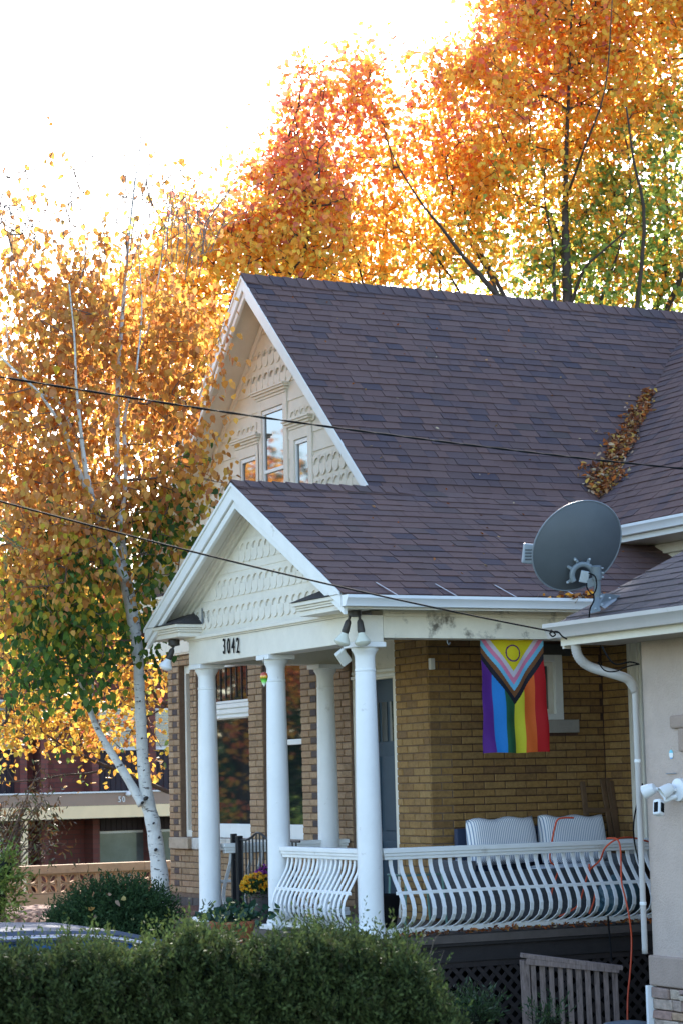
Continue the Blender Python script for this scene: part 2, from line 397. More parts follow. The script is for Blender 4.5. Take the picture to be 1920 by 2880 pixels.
# --- wing front wall (brick, window with cream frame)
b = MB(); b.box(WX + .008, WX + .2, -3.5, SY - .0, -.9, 3.05); wing = b.build('wing_wall', MORTAR, house)
brick_wall(wing, [r for r in brick_rows(1.16, SY - .006, 0, 2.86, [], bl=.2)], 'y', WX - .004, (UB, BRICK), 0)
b = MB(); b.box(WX - .03, WX + .006, .93, 1.16, .62, 2.86); b.box(WX - .05, WX - .03, .96, 1.0, .62, 2.86); b.box(WX - .05, WX - .03, 1.08, 1.12, .62, 2.86)
b.build('wing_window_casing', CREAM, wing, bevel=.004)
b = MB(); b.box(WX - .08, WX + .006, -.2, 1.24, .5, .62); b.build('wing_window_sill', CONC, wing, bevel=.008)
b = MB(); b.box(WX - .01, WX + .006, -.2, .93, .62, 2.86); b.build('pane', GLASS, wing)

# --- porch floor, deck band, lattice
b = MB(); b.box(-.17, WX, -.14, 3.75, -.07, -.004); b.box(-.17, FX, 3.75, 3.95, -.07, -.004); b.build('porch_floor', FLOORM, house)
b = MB(); b.box(-.12, WX, -.10, -.06, -.24, -.075); b.box(-.15, WX, -.13, -.10, -.10, -.072); b.box(-.12, -.08, -.06, 3.8, -.5, -.075); b.build('deck_band', DECK, house, bevel=.004)
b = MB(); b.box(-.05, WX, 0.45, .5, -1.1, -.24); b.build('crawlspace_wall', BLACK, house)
b = MB(); b.box(-.05, WX, -.085, -.06, -.29, -.242); lattice = b.build('lattice_panel', LATT, house)
sp = .125
for sgn in (1, -1):
    k = 0
    x = -1.0
    while x < 4.6:
        # diagonal slat from z=-.29 to -1.1 clipped to x range
        x0, x1 = x, x + sgn * .81; za, zb = -.29, -1.1
        pts = []
        for t0, t1 in ((0, 1),):
            lo, hi = 0, 1
            f0 = (0.0 - x0) / (x1 - x0); f1 = (3.5 - x0) / (x1 - x0); a_, b_ = min(f0, f1), max(f0, f1); lo = max(lo, a_); hi = min(hi, b_)
            if hi - lo > .12:
                y = -.075 if sgn > 0 else -.066
                p = Vector((x0 + (x1 - x0) * lo, y, za + (zb - za) * lo)); q = Vector((x0 + (x1 - x0) * hi, y, za + (zb - za) * hi))
                s_ = MB(); s_.bar(p, q, .038, .007, up=(0, 1, 0)); s_.build('lattice_slat', LATT, lattice)
        x += sp

# --- columns
def column(x, y, z0=0, z1=2.565, label=None):
    base = MB(); base.box(x - .15, x + .15, y - .15, y + .15, z0, z0 + .045); c = base.build('column', WHITE, house, bevel=.006)
    prof = [(.128, .045), (.13, .07), (.118, .10), (.112, .14), (.110, .2), (.1085, .9), (.101, 1.6), (.090, 2.30), (.0885, 2.31), (.093, 2.315), (.093, 2.33), (.0885, 2.335), (.088, 2.44), (.094, 2.46), (.108, 2.485), (.118, 2.50), (.120, 2.52)]
    s_ = MB(); s_.lathe(prof, (x, y, z0), n=40); s_.build('shaft', WHITE, c, smooth='auto')
    a = MB(); a.box(x - .14, x + .14, y - .14, y + .14, z0 + 2.52, z1); a.build('capital', WHITE, c, bevel=.005)
    return c
for i, (x, y) in enumerate(((0, 0), (0, 1.83), (0, 3.46), (1.31, 3.40))): column(x, y)

# --- beams
bm_ = MB(); bm_.box(-.125, .125, -.125, 3.62, 2.565, 2.80); bm_.build('front_beam', CREAM, house, bevel=.006)
b = MB(); b.box(-.14, -.127, -.13, 3.62, 2.80, 2.835); b.box(-.165, -.14, -.15, 3.66, 2.815, 2.845); b.build('beam_moulding', CREAM, house, bevel=.004)
b = MB(); b.box(.127, WX - .01, -.125, .10, 2.600, 2.85); b.box(.127, WX - .01, -.132, -.1255, 2.600, 2.625); b.box(.127, WX - .01, -.137, -.1255, 2.79, 2.815); b.build('side_beam', BEAMP, house, bevel=.004)
b = MB(); b.box(.127, FX - .01, 3.35, 3.56, 2.565, 2.80); b.build('rear_beam', CREAM, house, bevel=.004)
b = MB(); b.box(.13, WX - .01, .11, 3.34, 2.84, 2.86); b.build('porch_ceiling', CEIL, house)
# --- roof planes
LS, LY0, LZ0 = .551, -.40, 2.95; RY, RZ = 1.85, 4.19; US = (6.95 - RZ) / (4.8 - RY); WS = .81
def zL(y): return LZ0 + LS * (y - LY0)
def zU(y): return RZ + US * (y - RY)
def zW(x): return 3.75 + WS * (x - 3.2)
def slab_y(b, x0, x1, ya, za, yb, zb, t=.05, up=0.0):
    b.prism([(ya, za + up), (yb, zb + up), (yb, zb + up - t), (ya, za + up - t)], 0, x0, x1)
def shingles(name, parent, kind, origin, U, S, Nn, courses, expo, urange, count, seed, material=SHING, wmin=.14, wmax=.27, sub=0):
    """tabs laid in courses up a roof plane: origin at the eave, U along, S up the slope, Nn the normal"""
    R = random.Random(seed); st = MB(); made = 0; U = Vector(U); S = Vector(S); Nn = Vector(Nn); origin = Vector(origin)
    unit = SH_UNIT[material.name]
    M3 = Matrix((U, S, Nn)).transposed(); eul = M3.to_euler()
    for i in range(courses):
        lo, hi = urange((i + .5) * expo)
        u = lo - R.uniform(0, .2)
        while u < hi - .01:
            wd = R.choice((wmin * .9, wmax * .75, wmax * .95, (wmin + wmax) / 2)) * R.uniform(.85, 1.15)
            a, b_ = max(u, lo), min(u + wd, hi); u += wd
            if b_ - a < .03: continue
            th = R.choice((.008, .013)); s0 = i * expo + R.uniform(-.002, .002); ln = expo + .03
            if made < count:
                made += 1
                piece('shingle', unit, parent, origin + U * a + S * s0, (b_ - a - .006, ln, th), eul)
            else:
                vs = [origin + U * (a + v[0] * (b_ - a - .006)) + S * (s0 + v[1] * ln) + Nn * (v[2] * th) for v in SHV]
                st.face_block(vs, SHF, R.random())
    if st.v: st.build(name, material, parent, kind='stuff')
SHV = [(0, 0, 0), (1, 0, 0), (1, 1, -.1), (0, 1, -.1), (0, 0, 1), (1, 0, 1), (1, 1, .12), (0, 1, .12)]
SHF = [(0, 3, 2, 1), (4, 5, 6, 7), (0, 1, 5, 4), (1, 2, 6, 5), (2, 3, 7, 6), (3, 0, 4, 7)]
SH_UNIT = {}
for M_ in (SHING, SHING2):
    b = MB(); b.face_block(SHV, SHF, 0); me = b.mesh('shingle', (0, 0, 0)); me.materials.append(M_); SH_UNIT[M_.name] = me
b = MB(); slab_y(b, -.37, 3.75, LY0 + .02, LZ0 + .01, RY, RZ, .06); low = b.build('porch_roof', UNDER, house)
b = MB(); slab_y(b, -.37, 1.5, 4.12, LZ0 - .015, RY + .002, RZ - .001, .06); b.build('porch_roof_far_slope', SHING, house)
nl = math.hypot(1, LS); Sl = (0, 1 / nl, LS / nl); Nl = (0, -LS / nl, 1 / nl); Ll = (RY - LY0) * nl
def urL(s):
    y = LY0 + s / nl; z = zL(y)
    return (0, (3.75 if z < 3.76 else 3.2 + (z - 3.75) / WS + .03) + .42)
shingles('shingle_courses', low, None, (-.42, LY0 - .015, LZ0 + .006), (1, 0, 0), Sl, Nl, 18, Ll / 18, urL, 300, 3)
b = MB(); b.prism([(RY, RZ), (4.8, 6.95), (4.8, 6.89), (RY, RZ - .06)], 0, 1.13, 8.2); up_ = b.build('main_roof', UNDER, house)
b = MB(); slab_y(b, 1.13, 8.2, 8.38, 3.60, 4.802, 6.949, .06); b.build('main_roof_far_slope', SHING, house)
nu = math.hypot(1, US); Su = (0, 1 / nu, US / nu); Nu = (0, -US / nu, 1 / nu); Lu = (4.8 - RY) * nu
def urU(s):
    y = RY + s / nu; z = zU(y); return (0, 3.2 + (z - 3.75) / WS + .04 - 1.08)
shingles('shingle_courses', up_, None, (1.08, RY, RZ + .01), (1, 0, 0), Su, Nu, 33, Lu / 33, urU, 0, 5)
# wing roof, its valley against both slopes
b = MB(); b.prism([(3.16, zW(3.16) - .005), (7.6, zW(7.6)), (7.6, zW(7.6) - .06), (3.16, zW(3.16) - .065)], 1, -4.5, 1.0)
vx = [(3.2, 1.05), (3.74, RY), (7.15, 4.8)]
v3 = [(3.2, 1.0, zW(3.2)), (3.2, 1.05, zW(3.2)), (3.74, 1.85, zW(3.74)), (7.15, 4.8, zW(7.15)), (7.6, 4.8, zW(7.6)), (7.6, 1.0, zW(7.6))]
b.face_block([(*v[:2], v[2] - .002) for v in v3] + [(v[0], v[1], v[2] - .06) for v in v3], [(5, 4, 3, 2, 1, 0), (6, 7, 8, 9, 10, 11)] + [(i, (i + 1) % 6, 6 + (i + 1) % 6, 6 + i) for i in range(6)])
wr = b.build('wing_roof', UNDER, house)
nw = math.hypot(1, WS); Sw = (1 / nw, 0, WS / nw); Nw = (-WS / nw, 0, 1 / nw)
def urW(s):
    x = 3.13 + s / nw; z = zW(x)
    yv = LY0 + (z - LZ0) / LS if z < RZ else RY + (z - RZ) / US
    return (-yv - .03, 4.4)          # U runs along -y
shingles('shingle_courses', wr, None, (3.13, 0, zW(3.13) + .006), (0, -1, 0), Sw, Nw, 42, .135, urW, 0, 9)
# ridge caps
def ridge_caps(parent, x0, x1, y, z, sa, sb, step=.14):
    x = x0; k = 0
    b0 = MB()
    w_ = .13
    pts = [(y - w_, z - w_ * sa), (y, z + .004), (y + w_, z - w_ * sb), (y + w_, z - w_ * sb + .012), (y, z + .018), (y - w_, z - w_ * sa + .012)]
    b0.prism([(p[0] - y, p[1] - z) for p in pts], 0, 0, step * 1.25, 0)
    # tilt: near end higher
    b0.v = [(v[0], v[1], v[2] + (.02 if v[0] < .01 else .004)) for v in b0.v]
    me = b0.mesh('ridge_cap', (0, 0, 0)); me.materials.append(SHING)
    while x < x1:
        piece('ridge_cap', me, parent, (x, y, z)); x += step
ridge_caps(low, -.42, 1.46, RY, RZ + .012, LS, LS, .145)
ridge_caps(up_, 1.08, 7.3, 4.8, 6.95 + .014, US, US, .17)

# --- porch gable: rake boards, soffits, pediment wall, scale shingles
def rake(parent, x, yr, zr, ye, ze, name='rake_board'):
    b = MB()
    s_ = (zr - ze) / (yr - ye)
    b.prism([(yr, zr - .004), (ye, ze - .004), (ye, ze - .12), (yr, zr - .15)], 0, x - .012, x + .012); o = b.build(name, TRIM, parent, bevel=.003)
    b = MB(); b.prism([(yr, zr + .012), (ye, ze + .012), (ye, ze - .02), (yr, zr - .02)], 0, x - .028, x - .0125); b.build('drip_edge', TRIM, parent, bevel=.002)
    b = MB(); b.prism([(yr, zr - .155), (ye, ze - .125), (ye, ze - .185), (yr, zr - .235)], 0, x + .0125, x + .05); b.build('rake_moulding', TRIM, parent, bevel=.005)
rake(house, -.40, RY, RZ + .005, LY0 + .03, LZ0 + .015); rake(house, -.40, RY, RZ + .005, 4.10, LZ0 + .0)
def soffit(parent, x0, x1, yr, zr, ye, ze, drop):
    b = MB(); n = 3; wd = (x1 - x0) / n
    for i in range(n): b.prism([(yr, zr - drop), (ye, ze - drop), (ye, ze - drop - .015), (yr, zr - drop - .015)], 0, x0 + wd * i + .003, x0 + wd * (i + 1) - .003)
    b.build('soffit', CREAM, parent, bevel=.002)
soffit(house, -.385, -.115, RY, RZ, LY0, LZ0, .10); soffit(house, -.385, -.115, RY, RZ, 4.10, LZ0, .10)
b = MB(); b.prism([(-.05, 2.84), (3.75, 2.84), (3.75, 3.0), (RY, RZ - .08), (-.05, 3.03)], 0, -.105, -.03); ped = b.build('porch_gable', CREAM, house)
# bed moulding along the rakes
for ye, sg in ((-.1, 1), (3.85, -1)):
    b = MB(); zz = RZ - LS * abs(RY - ye); b.prism([(RY, RZ - .115), (ye, zz - .115), (ye, zz - .19), (RY, RZ - .195)], 0, -.14, -.107); b.prism([(RY, RZ - .115), (ye, zz - .115), (ye, zz - .15), (RY, RZ - .155)], 0, -.17, -.14); b.build('bed_moulding', CREAM, ped, bevel=.004)
def half(n, r, cx, cz, up): return [(cx + r * math.cos(a), cz + (r if up else -r) * math.sin(a)) for a in [math.pi * k / n for k in range(n + 1)]]
def scale_rows(parent, x, rows, yc, zr, slope, r, material, margin, ylim=None):
    """rows: list of (z centre). Upper shingles with a round notch, lower ones with a round tongue, half a step apart"""
    w_ = r * 1.04; me_t = MB(); me_n = MB()
    pts = half(9, r, 0, 0, False)   # tongue: from +r to -r through -r
    me_t.prism([(p[0], p[1]) for p in pts] + [(-r, .05), (r, .05)], 0, -.013, 0, 0)
    pts = half(9, r * 1.0, 0, 0, True)
    me_n.prism([(r + .012, 0), (r + .012, r + .03), (-r - .012, r + .03), (-r - .012, 0)] + [p for p in reversed(pts)], 0, -.015, 0, 0)
    T = me_t.mesh('scale_shingle', (0, 0, 0)); T.materials.append(material); Nn = me_n.mesh('scale_shingle', (0, 0, 0)); Nn.materials.append(material)
    for zc in rows:
        y = yc - 6
        k = 0
        while y < yc + 6:
            for kind_, yy, zz, top in ((0, y, zc - .02, zc + .03), (1, y - .35 * r, zc + .03, zc + r + .06)):
                wallhalf = (zr - margin - top) / slope
                if abs(yy - yc) + r < wallhalf and (ylim is None or any(a < yy - r * .6 and yy + r * .6 < b_ for a, b_ in ylim)):
                    piece('scale_shingle', T if kind_ == 0 else Nn, parent, (x if kind_ == 0 else x - .001, yy, zz))
            y += 2.12 * r
scale_rows(ped, -.106, (3.58, 3.265, 2.995), RY, RZ, LS, .066, CREAM, .16)
# plain courses between the scale rows
for z in (3.42, 3.18, 3.02 - .07, 3.50):
    hw = (RZ - .2 - z) / LS
    if hw > .1:
        b = MB(); b.prism([(RY - hw, z), (RY + hw, z), (RY + hw - .05, z + .03), (RY - hw + .05, z + .03)], 0, -.112, -.105); b.build('siding_course', CREAM, ped)
# cornice returns
def cornice(parent, pts, z0, z1, material, proj=.06):
    """boxed moulding: pts (x,y) polygon, stepped outwards upward"""
    cx = sum(p[0] for p in pts) / len(pts); cy = sum(p[1] for p in pts) / len(pts)
    for k, (t0, t1, e) in enumerate(((0, .38, -.055), (.38, .55, -.035), (.55, .72, -.022), (.72, 1, 0))):
        b = MB(); q = [(p[0] + (e if p[0] > cx else -e), p[1] + (e if p[1] > cy else -e)) for p in pts]
        b.prism(q, 2, z0 + (z1 - z0) * t0 + .001, z0 + (z1 - z0) * t1); b.build('cornice_return' if k == 0 else 'cornice_moulding', material, parent, bevel=.004)
for (ya, yb, ze) in ((-.36, .62, 2.955), (3.28, 4.10, 2.965)):
    cornice(house, [(-.405, ya), (-.03, ya), (-.03, yb), (-.405, yb)], ze - .125, ze, CREAM)
    b = MB(); inner = yb if ya < 1 else ya; outer = ya if ya < 1 else yb
    vs = [(-.42, ya - .015, ze + .002), (-.42, yb + .015, ze + .002), (-.11, yb + .015, ze + .002), (-.11, ya - .015, ze + .002), (-.11, yb - (.22 if ya < 1 else -.01), ze + .14), (-.11, ya + (.42 if ya < 1 else .2), ze + .13)]
    b.face_block(vs, [(0, 1, 2, 3), (0, 5, 4, 1), (1, 4, 2), (0, 3, 5), (3, 2, 4, 5)]); b.build('return_roof', mat('return_shingle', (.045, .04, .042), .85, .3, 80, .6, 200), house)
b = MB(); b.face_block([(-.13, 3.22, 2.97), (-.13, 3.27, 2.97), (-.13, 3.27, 3.12), (-.13, 3.24, 3.13), (-.13, 3.1, 2.97), (-.13, 3.15, 3.1), (-.11, 3.15, 2.97)], [(0, 1, 2, 3), (4, 6, 5)]); b.build('flashing', METAL, house)

# --- gutters
def gutter(name, parent, axis, a0, a1, c, z, material, w_=.115, h=.095, out=-1):
    prof = [(0, h), (0, 0), (out * w_ * .62, 0), (out * w_ * .66, h * .12), (out * w_ * .72, h * .35), (out * w_ * .95, h * .66), (out * w_, h * .72), (out * w_, h), (out * w_ * .9, h), (out * w_ * .9, h * .8), (out * w_ * .6, h * .45), (out * w_ * .55, .01), (out * .01, .01), (out * .01, h)]
    b = MB(); n = len(prof)
    if axis == 'x': P = lambda p, a: (a, c + p[0], z + p[1])
    else: P = lambda p, a: (c + p[0], a, z + p[1])
    vs = [P(p, a) for a in (a0, a1) for p in prof]; fs = [(i, (i + 1) % n, n + (i + 1) % n, n + i) for i in range(n)]
    b.face_block(vs, fs)
    for a in (a0, a1):
        e = a + (.004 if a == a0 else -.004); q = prof[:9]
        b.face_block([P(p, a) for p in q], [tuple(range(len(q)))])
    return b.build(name, material, parent, smooth='auto')
g = gutter('gutter', house, 'x', -.41, 3.9, -.385, 2.85, GUT)
b = MB(); b.box(-.36, 3.74, -.38, -.365, 2.83, 2.93); b.build('fascia', TRIM, house)
b = MB(); b.box(-.36, 3.56, -.365, -.125, 2.855, 2.87); b.build('eave_soffit', CREAM, house)
for x in (.07, .66, 1.27, 1.95, 2.6):
    b = MB(); b.bar((x, -.50, 2.945), (x - .055, -.22, zL(-.22) + .028), .016, .003); b.build('gutter_strap', METAL, house)
gutter('wing_gutter', house, 'y', -4.4, 1.08, 3.17, 3.655, GUT)
b = MB(); b.box(3.165, 3.185, -4.4, 1.02, 3.60, 3.74); b.build('wing_fascia', TRIM, house)
b = MB(); b.box(3.185, 3.9, -4.4, 1.0, 3.60, 3.615); b.build('wing_soffit', CREAM, house)
b = MB(); b.box(3.62, 3.76, -4.4, .82, 3.50, 3.598); b.box(3.66, 3.76, -4.4, .80, 3.42, 3.5); b.build('wing_frieze', CREAM, house, bevel=.006)
b = MB(); b.box(3.76, 3.9, -4.4, 1.2, 2.95, 3.60); b.build('wing_upper_wall', SIDING, house)

# --- main gable
GX = 1.50
rake(house, 1.10, 4.8, 6.955, RY + .03, RZ + .02); rake(house, 1.10, 4.8, 6.955, 8.36, 3.62)
for ye, ze in ((RY + .05, RZ), (8.3, 3.70)):
    b = MB(); b.prism([(4.8, 6.85), (ye, ze - .10), (ye, ze - .115), (4.8, 6.835)], 0, 1.115, GX); b.build('soffit', SIDING, house)
    b = MB(); b.prism([(4.8, 6.82), (ye, ze - .13), (ye, ze - .21), (4.8, 6.72)], 0, GX - .035, GX - .002); b.build('frieze_board', CREAM, house, bevel=.004)
wins = [(4.63, 5.19, 4.15, 5.52), (4.03, 4.37, 4.15, 5.07), (5.36, 5.79, 4.15, 5.05)]
# gable wall in vertical strips between slope lines and holes
b = MB()
ys = sorted({2.2, 4.8, 7.9, *[w_[0] for w_ in wins], *[w_[1] for w_ in wins]})
zr = lambda y: 6.86 - US * abs(y - 4.8)
for i in range(len(ys) - 1):
    a, c = ys[i], ys[i + 1]; h_ = [w_ for w_ in wins if w_[0] <= a and w_[1] >= c]
    z0 = h_[0][3] if h_ else 2.93
    if h_: b.box(GX, GX + .12, a, c, 2.93, h_[0][2])
    b.prism([(a, z0), (c, z0), (c, max(z0 + .01, zr(c))), (a, max(z0 + .01, zr(a)))], 0, GX, GX + .12)
gab = b.build('main_gable', SIDING, house)
# clapboard courses: each board a slightly proud wedge
z = 2.95; k = 0
while z < 6.6:
    hgt = .215
    hw = (6.80 - (z + hgt)) / US; 
    if hw > .05:
        spans = [(4.8 - hw - hgt * .0, 4.8 + hw)]
        for (a, c, z0, z1) in wins:
            pa, pc = a - .11, c + .11
            if z < z1 + .12 and z + hgt > z0:
                spans = [t for s, e in spans for t in ((s, min(e, pa)), (max(s, pc), e)) if t[1] - t[0] > .02 and not (t[0] >= pa and t[1] <= pc)]
        for s, e in spans:
            s_ = MB(); hw2 = (6.80 - z) / US
            l0 = s if s > 4.8 - hw + .01 else 4.8 - hw2; r0 = e if e < 4.8 + hw - .01 else 4.8 + hw2
            vs = [(GX - .016, l0, z), (GX - .016, r0, z), (GX - .003, e, z + hgt), (GX - .003, s, z + hgt), (GX + .002, l0, z), (GX + .002, r0, z), (GX + .002, e, z + hgt), (GX + .002, s, z + hgt)]
            s_.face_block(vs, [(0, 1, 2, 3), (7, 6, 5, 4), (0, 4, 5, 1), (1, 5, 6, 2), (2, 6, 7, 3), (3, 7, 4, 0)]); s_.build('clapboard', SIDING, gab)
    z += hgt; k += 1
scale_rows(gab, GX - .014, (6.10, 5.84), 4.8, 6.86, US, .072, SIDING, .12)
scale_rows(gab, GX - .014, (4.70, 4.45), 4.8, 6.86, US, .072, SIDING, .08, ylim=[(2.2, 3.9), (5.95, 7.6)])
scale_rows(gab, GX - .014, (5.30,), 4.8, 6.86, US, .06, SIDING, .12, ylim=[(3.6, 4.45), (5.35, 5.9)])
def gable_window(y0, y1, z0, z1, rail=None):
    w_ = MB(); wall_with_holes(w_, 'y', GX - .028, GX + .02, y0 - .10, y1 + .10, z0, z1 + .12, [(y0, y1, z0, z1)]); w_.build('window_casing', SIDING, gab, bevel=.004)
    for k_, (e, za, zb) in enumerate(((.0, .12, .15), (.02, .15, .18), (.045, .18, .205), (.06, .205, .225))):
        h_ = MB(); h_.box(GX - .04 - e, GX - .0, y0 - .10 - e, y1 + .10 + e, z1 + za, z1 + zb); h_.build('crown_moulding', SIDING, gab, bevel=.003)
    w_ = MB(); hh = [(y0 + .03, y1 - .03, z0, z1 - .05)] if rail is None else [(y0 + .035, y1 - .035, rail + .04, z1 - .05), (y0 + .035, y1 - .035, z0, rail)]
    wall_with_holes(w_, 'y', GX - .012, GX + .03, y0 + .003, y1 - .003, z0, z1 - .003, hh); w_.build('window_sash', TRIM, gab, bevel=.004)
    w_ = MB(); w_.box(GX + .008, GX + .012, y0 + .02, y1 - .02, z0, z1 - .05); w_.build('pane', GLASS, gab)
gable_window(*wins[0], rail=4.80); gable_window(*wins[1]); gable_window(*wins[2])
# left eave: boxed cornice return and frieze over the brick
cornice(house, [(1.10, 7.25), (1.5, 7.25), (1.5, 8.34), (1.10, 8.34)], 3.46, 3.60, SIDING)
b = MB(); b.box(1.09, GX, 7.23, 8.36, 3.602, 3.63); b.build('return_roof', SHING, house)
# far side of the house body
b = MB(); b.box(FX + .26, 8.0, 8.0, 8.2, -.9, 3.6); b.build('rear_wall', MORTARL, house)

# --- railings
SP = {}
def baluster_mesh(amp):
    z_ = [.665, .62, .56, .48, .40, .32, .25, .19, .14, .10, .07]; o_ = [0, .02, .12, .38, .66, .90, 1.0, .97, .82, .52, .12]
    b_ = MB(); n = len(z_); wd = .018; t = .0045
    vs = []; 
    for i in range(n):
        dz = z_[max(i - 1, 0)] - z_[min(i + 1, n - 1)]; do = (o_[max(i - 1, 0)] - o_[min(i + 1, n - 1)]) * amp; l = math.hypot(dz, do)
        nz, no = -do / l * t, dz / l * t
        for sx in (-wd, wd):
            for s in (-1, 1): vs.append((sx, -(o_[i] * amp + s * no), z_[i] + s * nz))
    fs = [(0, 1, 3, 2), tuple((n - 1) * 4 + k_ for k_ in (2, 3, 1, 0))]
    for i in range(n - 1):
        a = i * 4
        for p, q in ((0, 1), (1, 3), (3, 2), (2, 0)): fs.append((a + p, a + q, a + 4 + q, a + 4 + p))
    b_.face_block(vs, fs, 0); me = b_.mesh('baluster', (0, 0, 0)); me.materials.append(WHITE)
    return me
def railing(p, q, amp, n, zr0=.665, cut=.04, mid=True):
    """p -> q on the floor; balusters bulge to the right-hand side of p->q"""
    p = Vector(p); q = Vector(q); d = (q - p).normalized(); rz = math.atan2(d.y, d.x); L = (q - p).length; side_ = Vector((d.y, -d.x, 0))
    def strip(name, s0, s1, o0, o1, z0, z1, par=None, mt=TRIM):
        b_ = MB(); a = p + d * s0 + side_ * ((o0 + o1) / 2) + Vector((0, 0, (z0 + z1) / 2)); c = p + d * s1 + side_ * ((o0 + o1) / 2) + Vector((0, 0, (z0 + z1) / 2))
        b_.bar(a, c, o1 - o0, z1 - z0); return b_.build(name, mt, par or house, bevel=.006)
    top = strip('railing', 0, L, -.055, .055, .725, .768); strip('rail_moulding', .01, L - .01, -.045, .045, .698, .725, top); strip('rail_moulding', .02, L - .02, -.033, .033, .668, .698, top)
    strip('bottom_rail', .02, L - .02, -.05, .05, .028, .075, top)
    if mid: strip('mid_rail', .05, L - .03, amp * .72 - .012, amp * .72 + .004, .370, .400, top, WHITE)
    me = baluster_mesh(amp)
    for i in range(n):
        s = cut + (L - 2 * cut) * (i + .5) / n; c = p + d * s
        piece('baluster', me, top, c, None, (0, 0, rz))
    return top
railing((.11, 0, 0), (WX - .01, 0, 0), .235, 34); railing((0, 1.72, 0), (0, .11, 0), .175, 17)
railing((FX - .02, 3.42, 0), (.12, 3.42, 0), .2, 12)
# ================================================================ THINGS ON AND ABOUT THE PORCH
# house numbers
def text_mesh(txt, size, depth, xs=1.0):
    cu = bpy.data.curves.new('digit', 'FONT'); cu.body = txt; cu.size = size; cu.extrude = depth / 2; cu.offset = 0
    o = bpy.data.objects.new('digit', cu); C.objects.link(o)
    dg = bpy.context.evaluated_depsgraph_get(); me = bpy.data.meshes.new_from_object(o.evaluated_get(dg)); bpy.data.objects.remove(o)
    for v in me.vertices: v.co.x *= xs
    me.name = 'digit'; return me
for i, ch in enumerate('3042'):
    me = text_mesh(ch, .215, .008, .62); me.materials.clear(); me.materials.append(BLACK)
    o = piece('house_number_digit', me, house, (-.140, 2.735 - i * .108, 2.632 - .004 * i), None, (rad(90), 0, rad(-90)))

# flood lamps under the eave
def flood_lamp(name, label, x, y, z, heads, tone):
    t = thing(name, label, 'lamp', (x, y, z)); 
    b = MB(); b.lathe([(.055, 0), (.06, -.01), (.058, -.06), (.02, -.07)][::-1], (x, y, z), n=20); b.build('junction_box', STEELB, t, smooth='auto')
    for hx, hy, tx, ty in heads:
        a = Vector((x + hx, y + hy, z - .06)); d = Vector((tx, ty, -1)).normalized()
        b = MB(); b.tube([a, a + d * .05], .012); b.lathe([(.018, .0), (.028, .02), (.034, .10), (.030, .12)], a + d * .035, d, 16); b.build('socket', STEELB, t, smooth='auto')
        b = MB(); b.lathe([(.028, .0), (.038, .03), (.066, .075), (.072, .09), (.062, .108), (.03, .124), (.008, .127)], a + d * .145, d, 20); b.build('bulb', mat('bulb_glass_' + tone, (.62, .62, .52) if tone == 'green' else (.75, .76, .78), .25, .03), t, smooth='auto')
    return t
flood_lamp('flood_lamp', 'twin-headed outdoor flood lamp above the right corner column', -.19, -.19, 2.845, [(-.03, .03, -.25, .22), (.03, -.03, .05, -.12)], 'green')
flood_lamp('flood_lamp', 'single flood lamp under the left end of the porch cornice', -.26, 3.68, 2.835, [(0, 0, -.35, .25)], 'white')
t = thing('motion_sensor', 'small white box sensor hanging beside the top of the corner column', 'sensor', (-.1, .18, 2.42))
b = MB(); b.box(-.05, .05, -.025, .025, -.075, .075); b.v = [tuple(Matrix.Rotation(rad(24), 3, 'X') @ (Matrix.Rotation(rad(-42), 3, 'Y') @ Vector(v)) + Vector((-.10, .22, 2.45))) for v in b.v]; b.build('sensor_body', mat('sensor_plastic', (.72, .72, .68), .4, .04), t, bevel=.012)
b = MB(); b.tube([(-.1, .20, 2.51), (-.09, .15, 2.56)], .008); b.build('sensor_arm', TRIM, t)
# sun catcher
p = at(743, 1908, 20.55)
t = thing('sun_catcher', 'rainbow glass teardrop sun catcher hanging beside the middle column', 'ornament', (p.x, p.y, 2.3))
b = MB(); b.lathe([(.004, -.075), (.018, -.055), (.040, -.01), (.046, .018), (.040, .042), (.022, .056), (.004, .06)], p, (0, 0, 1), 24, .75, 1)
me = b.mesh('glass_drop', p)
gm = mat('rainbow_glass', (.5, .1, .02), .08, .05, spec=.8)
N = gm.node_tree.nodes; L = gm.node_tree.links; tc = N.new('ShaderNodeTexCoord'); sx = N.new('ShaderNodeSeparateXYZ'); L.new(tc.outputs['Generated'], sx.inputs[0]); rp = N.new('ShaderNodeValToRGB'); L.new(sx.outputs[2], rp.inputs[0])
e = rp.color_ramp.elements; e[0].color = (.85, .9, .85, 1); e[0].position = .12; e[1].color = (.25, .03, .01, 1); e[1].position = .95
for ps, cc in ((.35, (.25, .85, .12, 1)), (.52, (.05, .22, .02, 1)), (.65, (.75, .4, .02, 1)), (.8, (.5, .06, .01, 1))): x = e.new(ps); x.color = cc
L.new(rp.outputs[0], N['Principled BSDF'].inputs['Base Color'])
link('glass_drop', me, gm, t, p, smooth=True)
b = MB(); b.tube([p + Vector((0, 0, .06)), p + Vector((0, 0, .19))], .0025, 5); b.build('hanging_cord', BLACK, t)
# hook in the beam
b = MB(); b.tube([(.80, -.06, 2.60), (.80, -.06, 2.57), (.81, -.06, 2.55), (.825, -.06, 2.555), (.83, -.06, 2.57)], .004, 6); tag(b.build('ceiling_hook', METAL), 'small open metal hook screwed under the porch beam', 'hook')

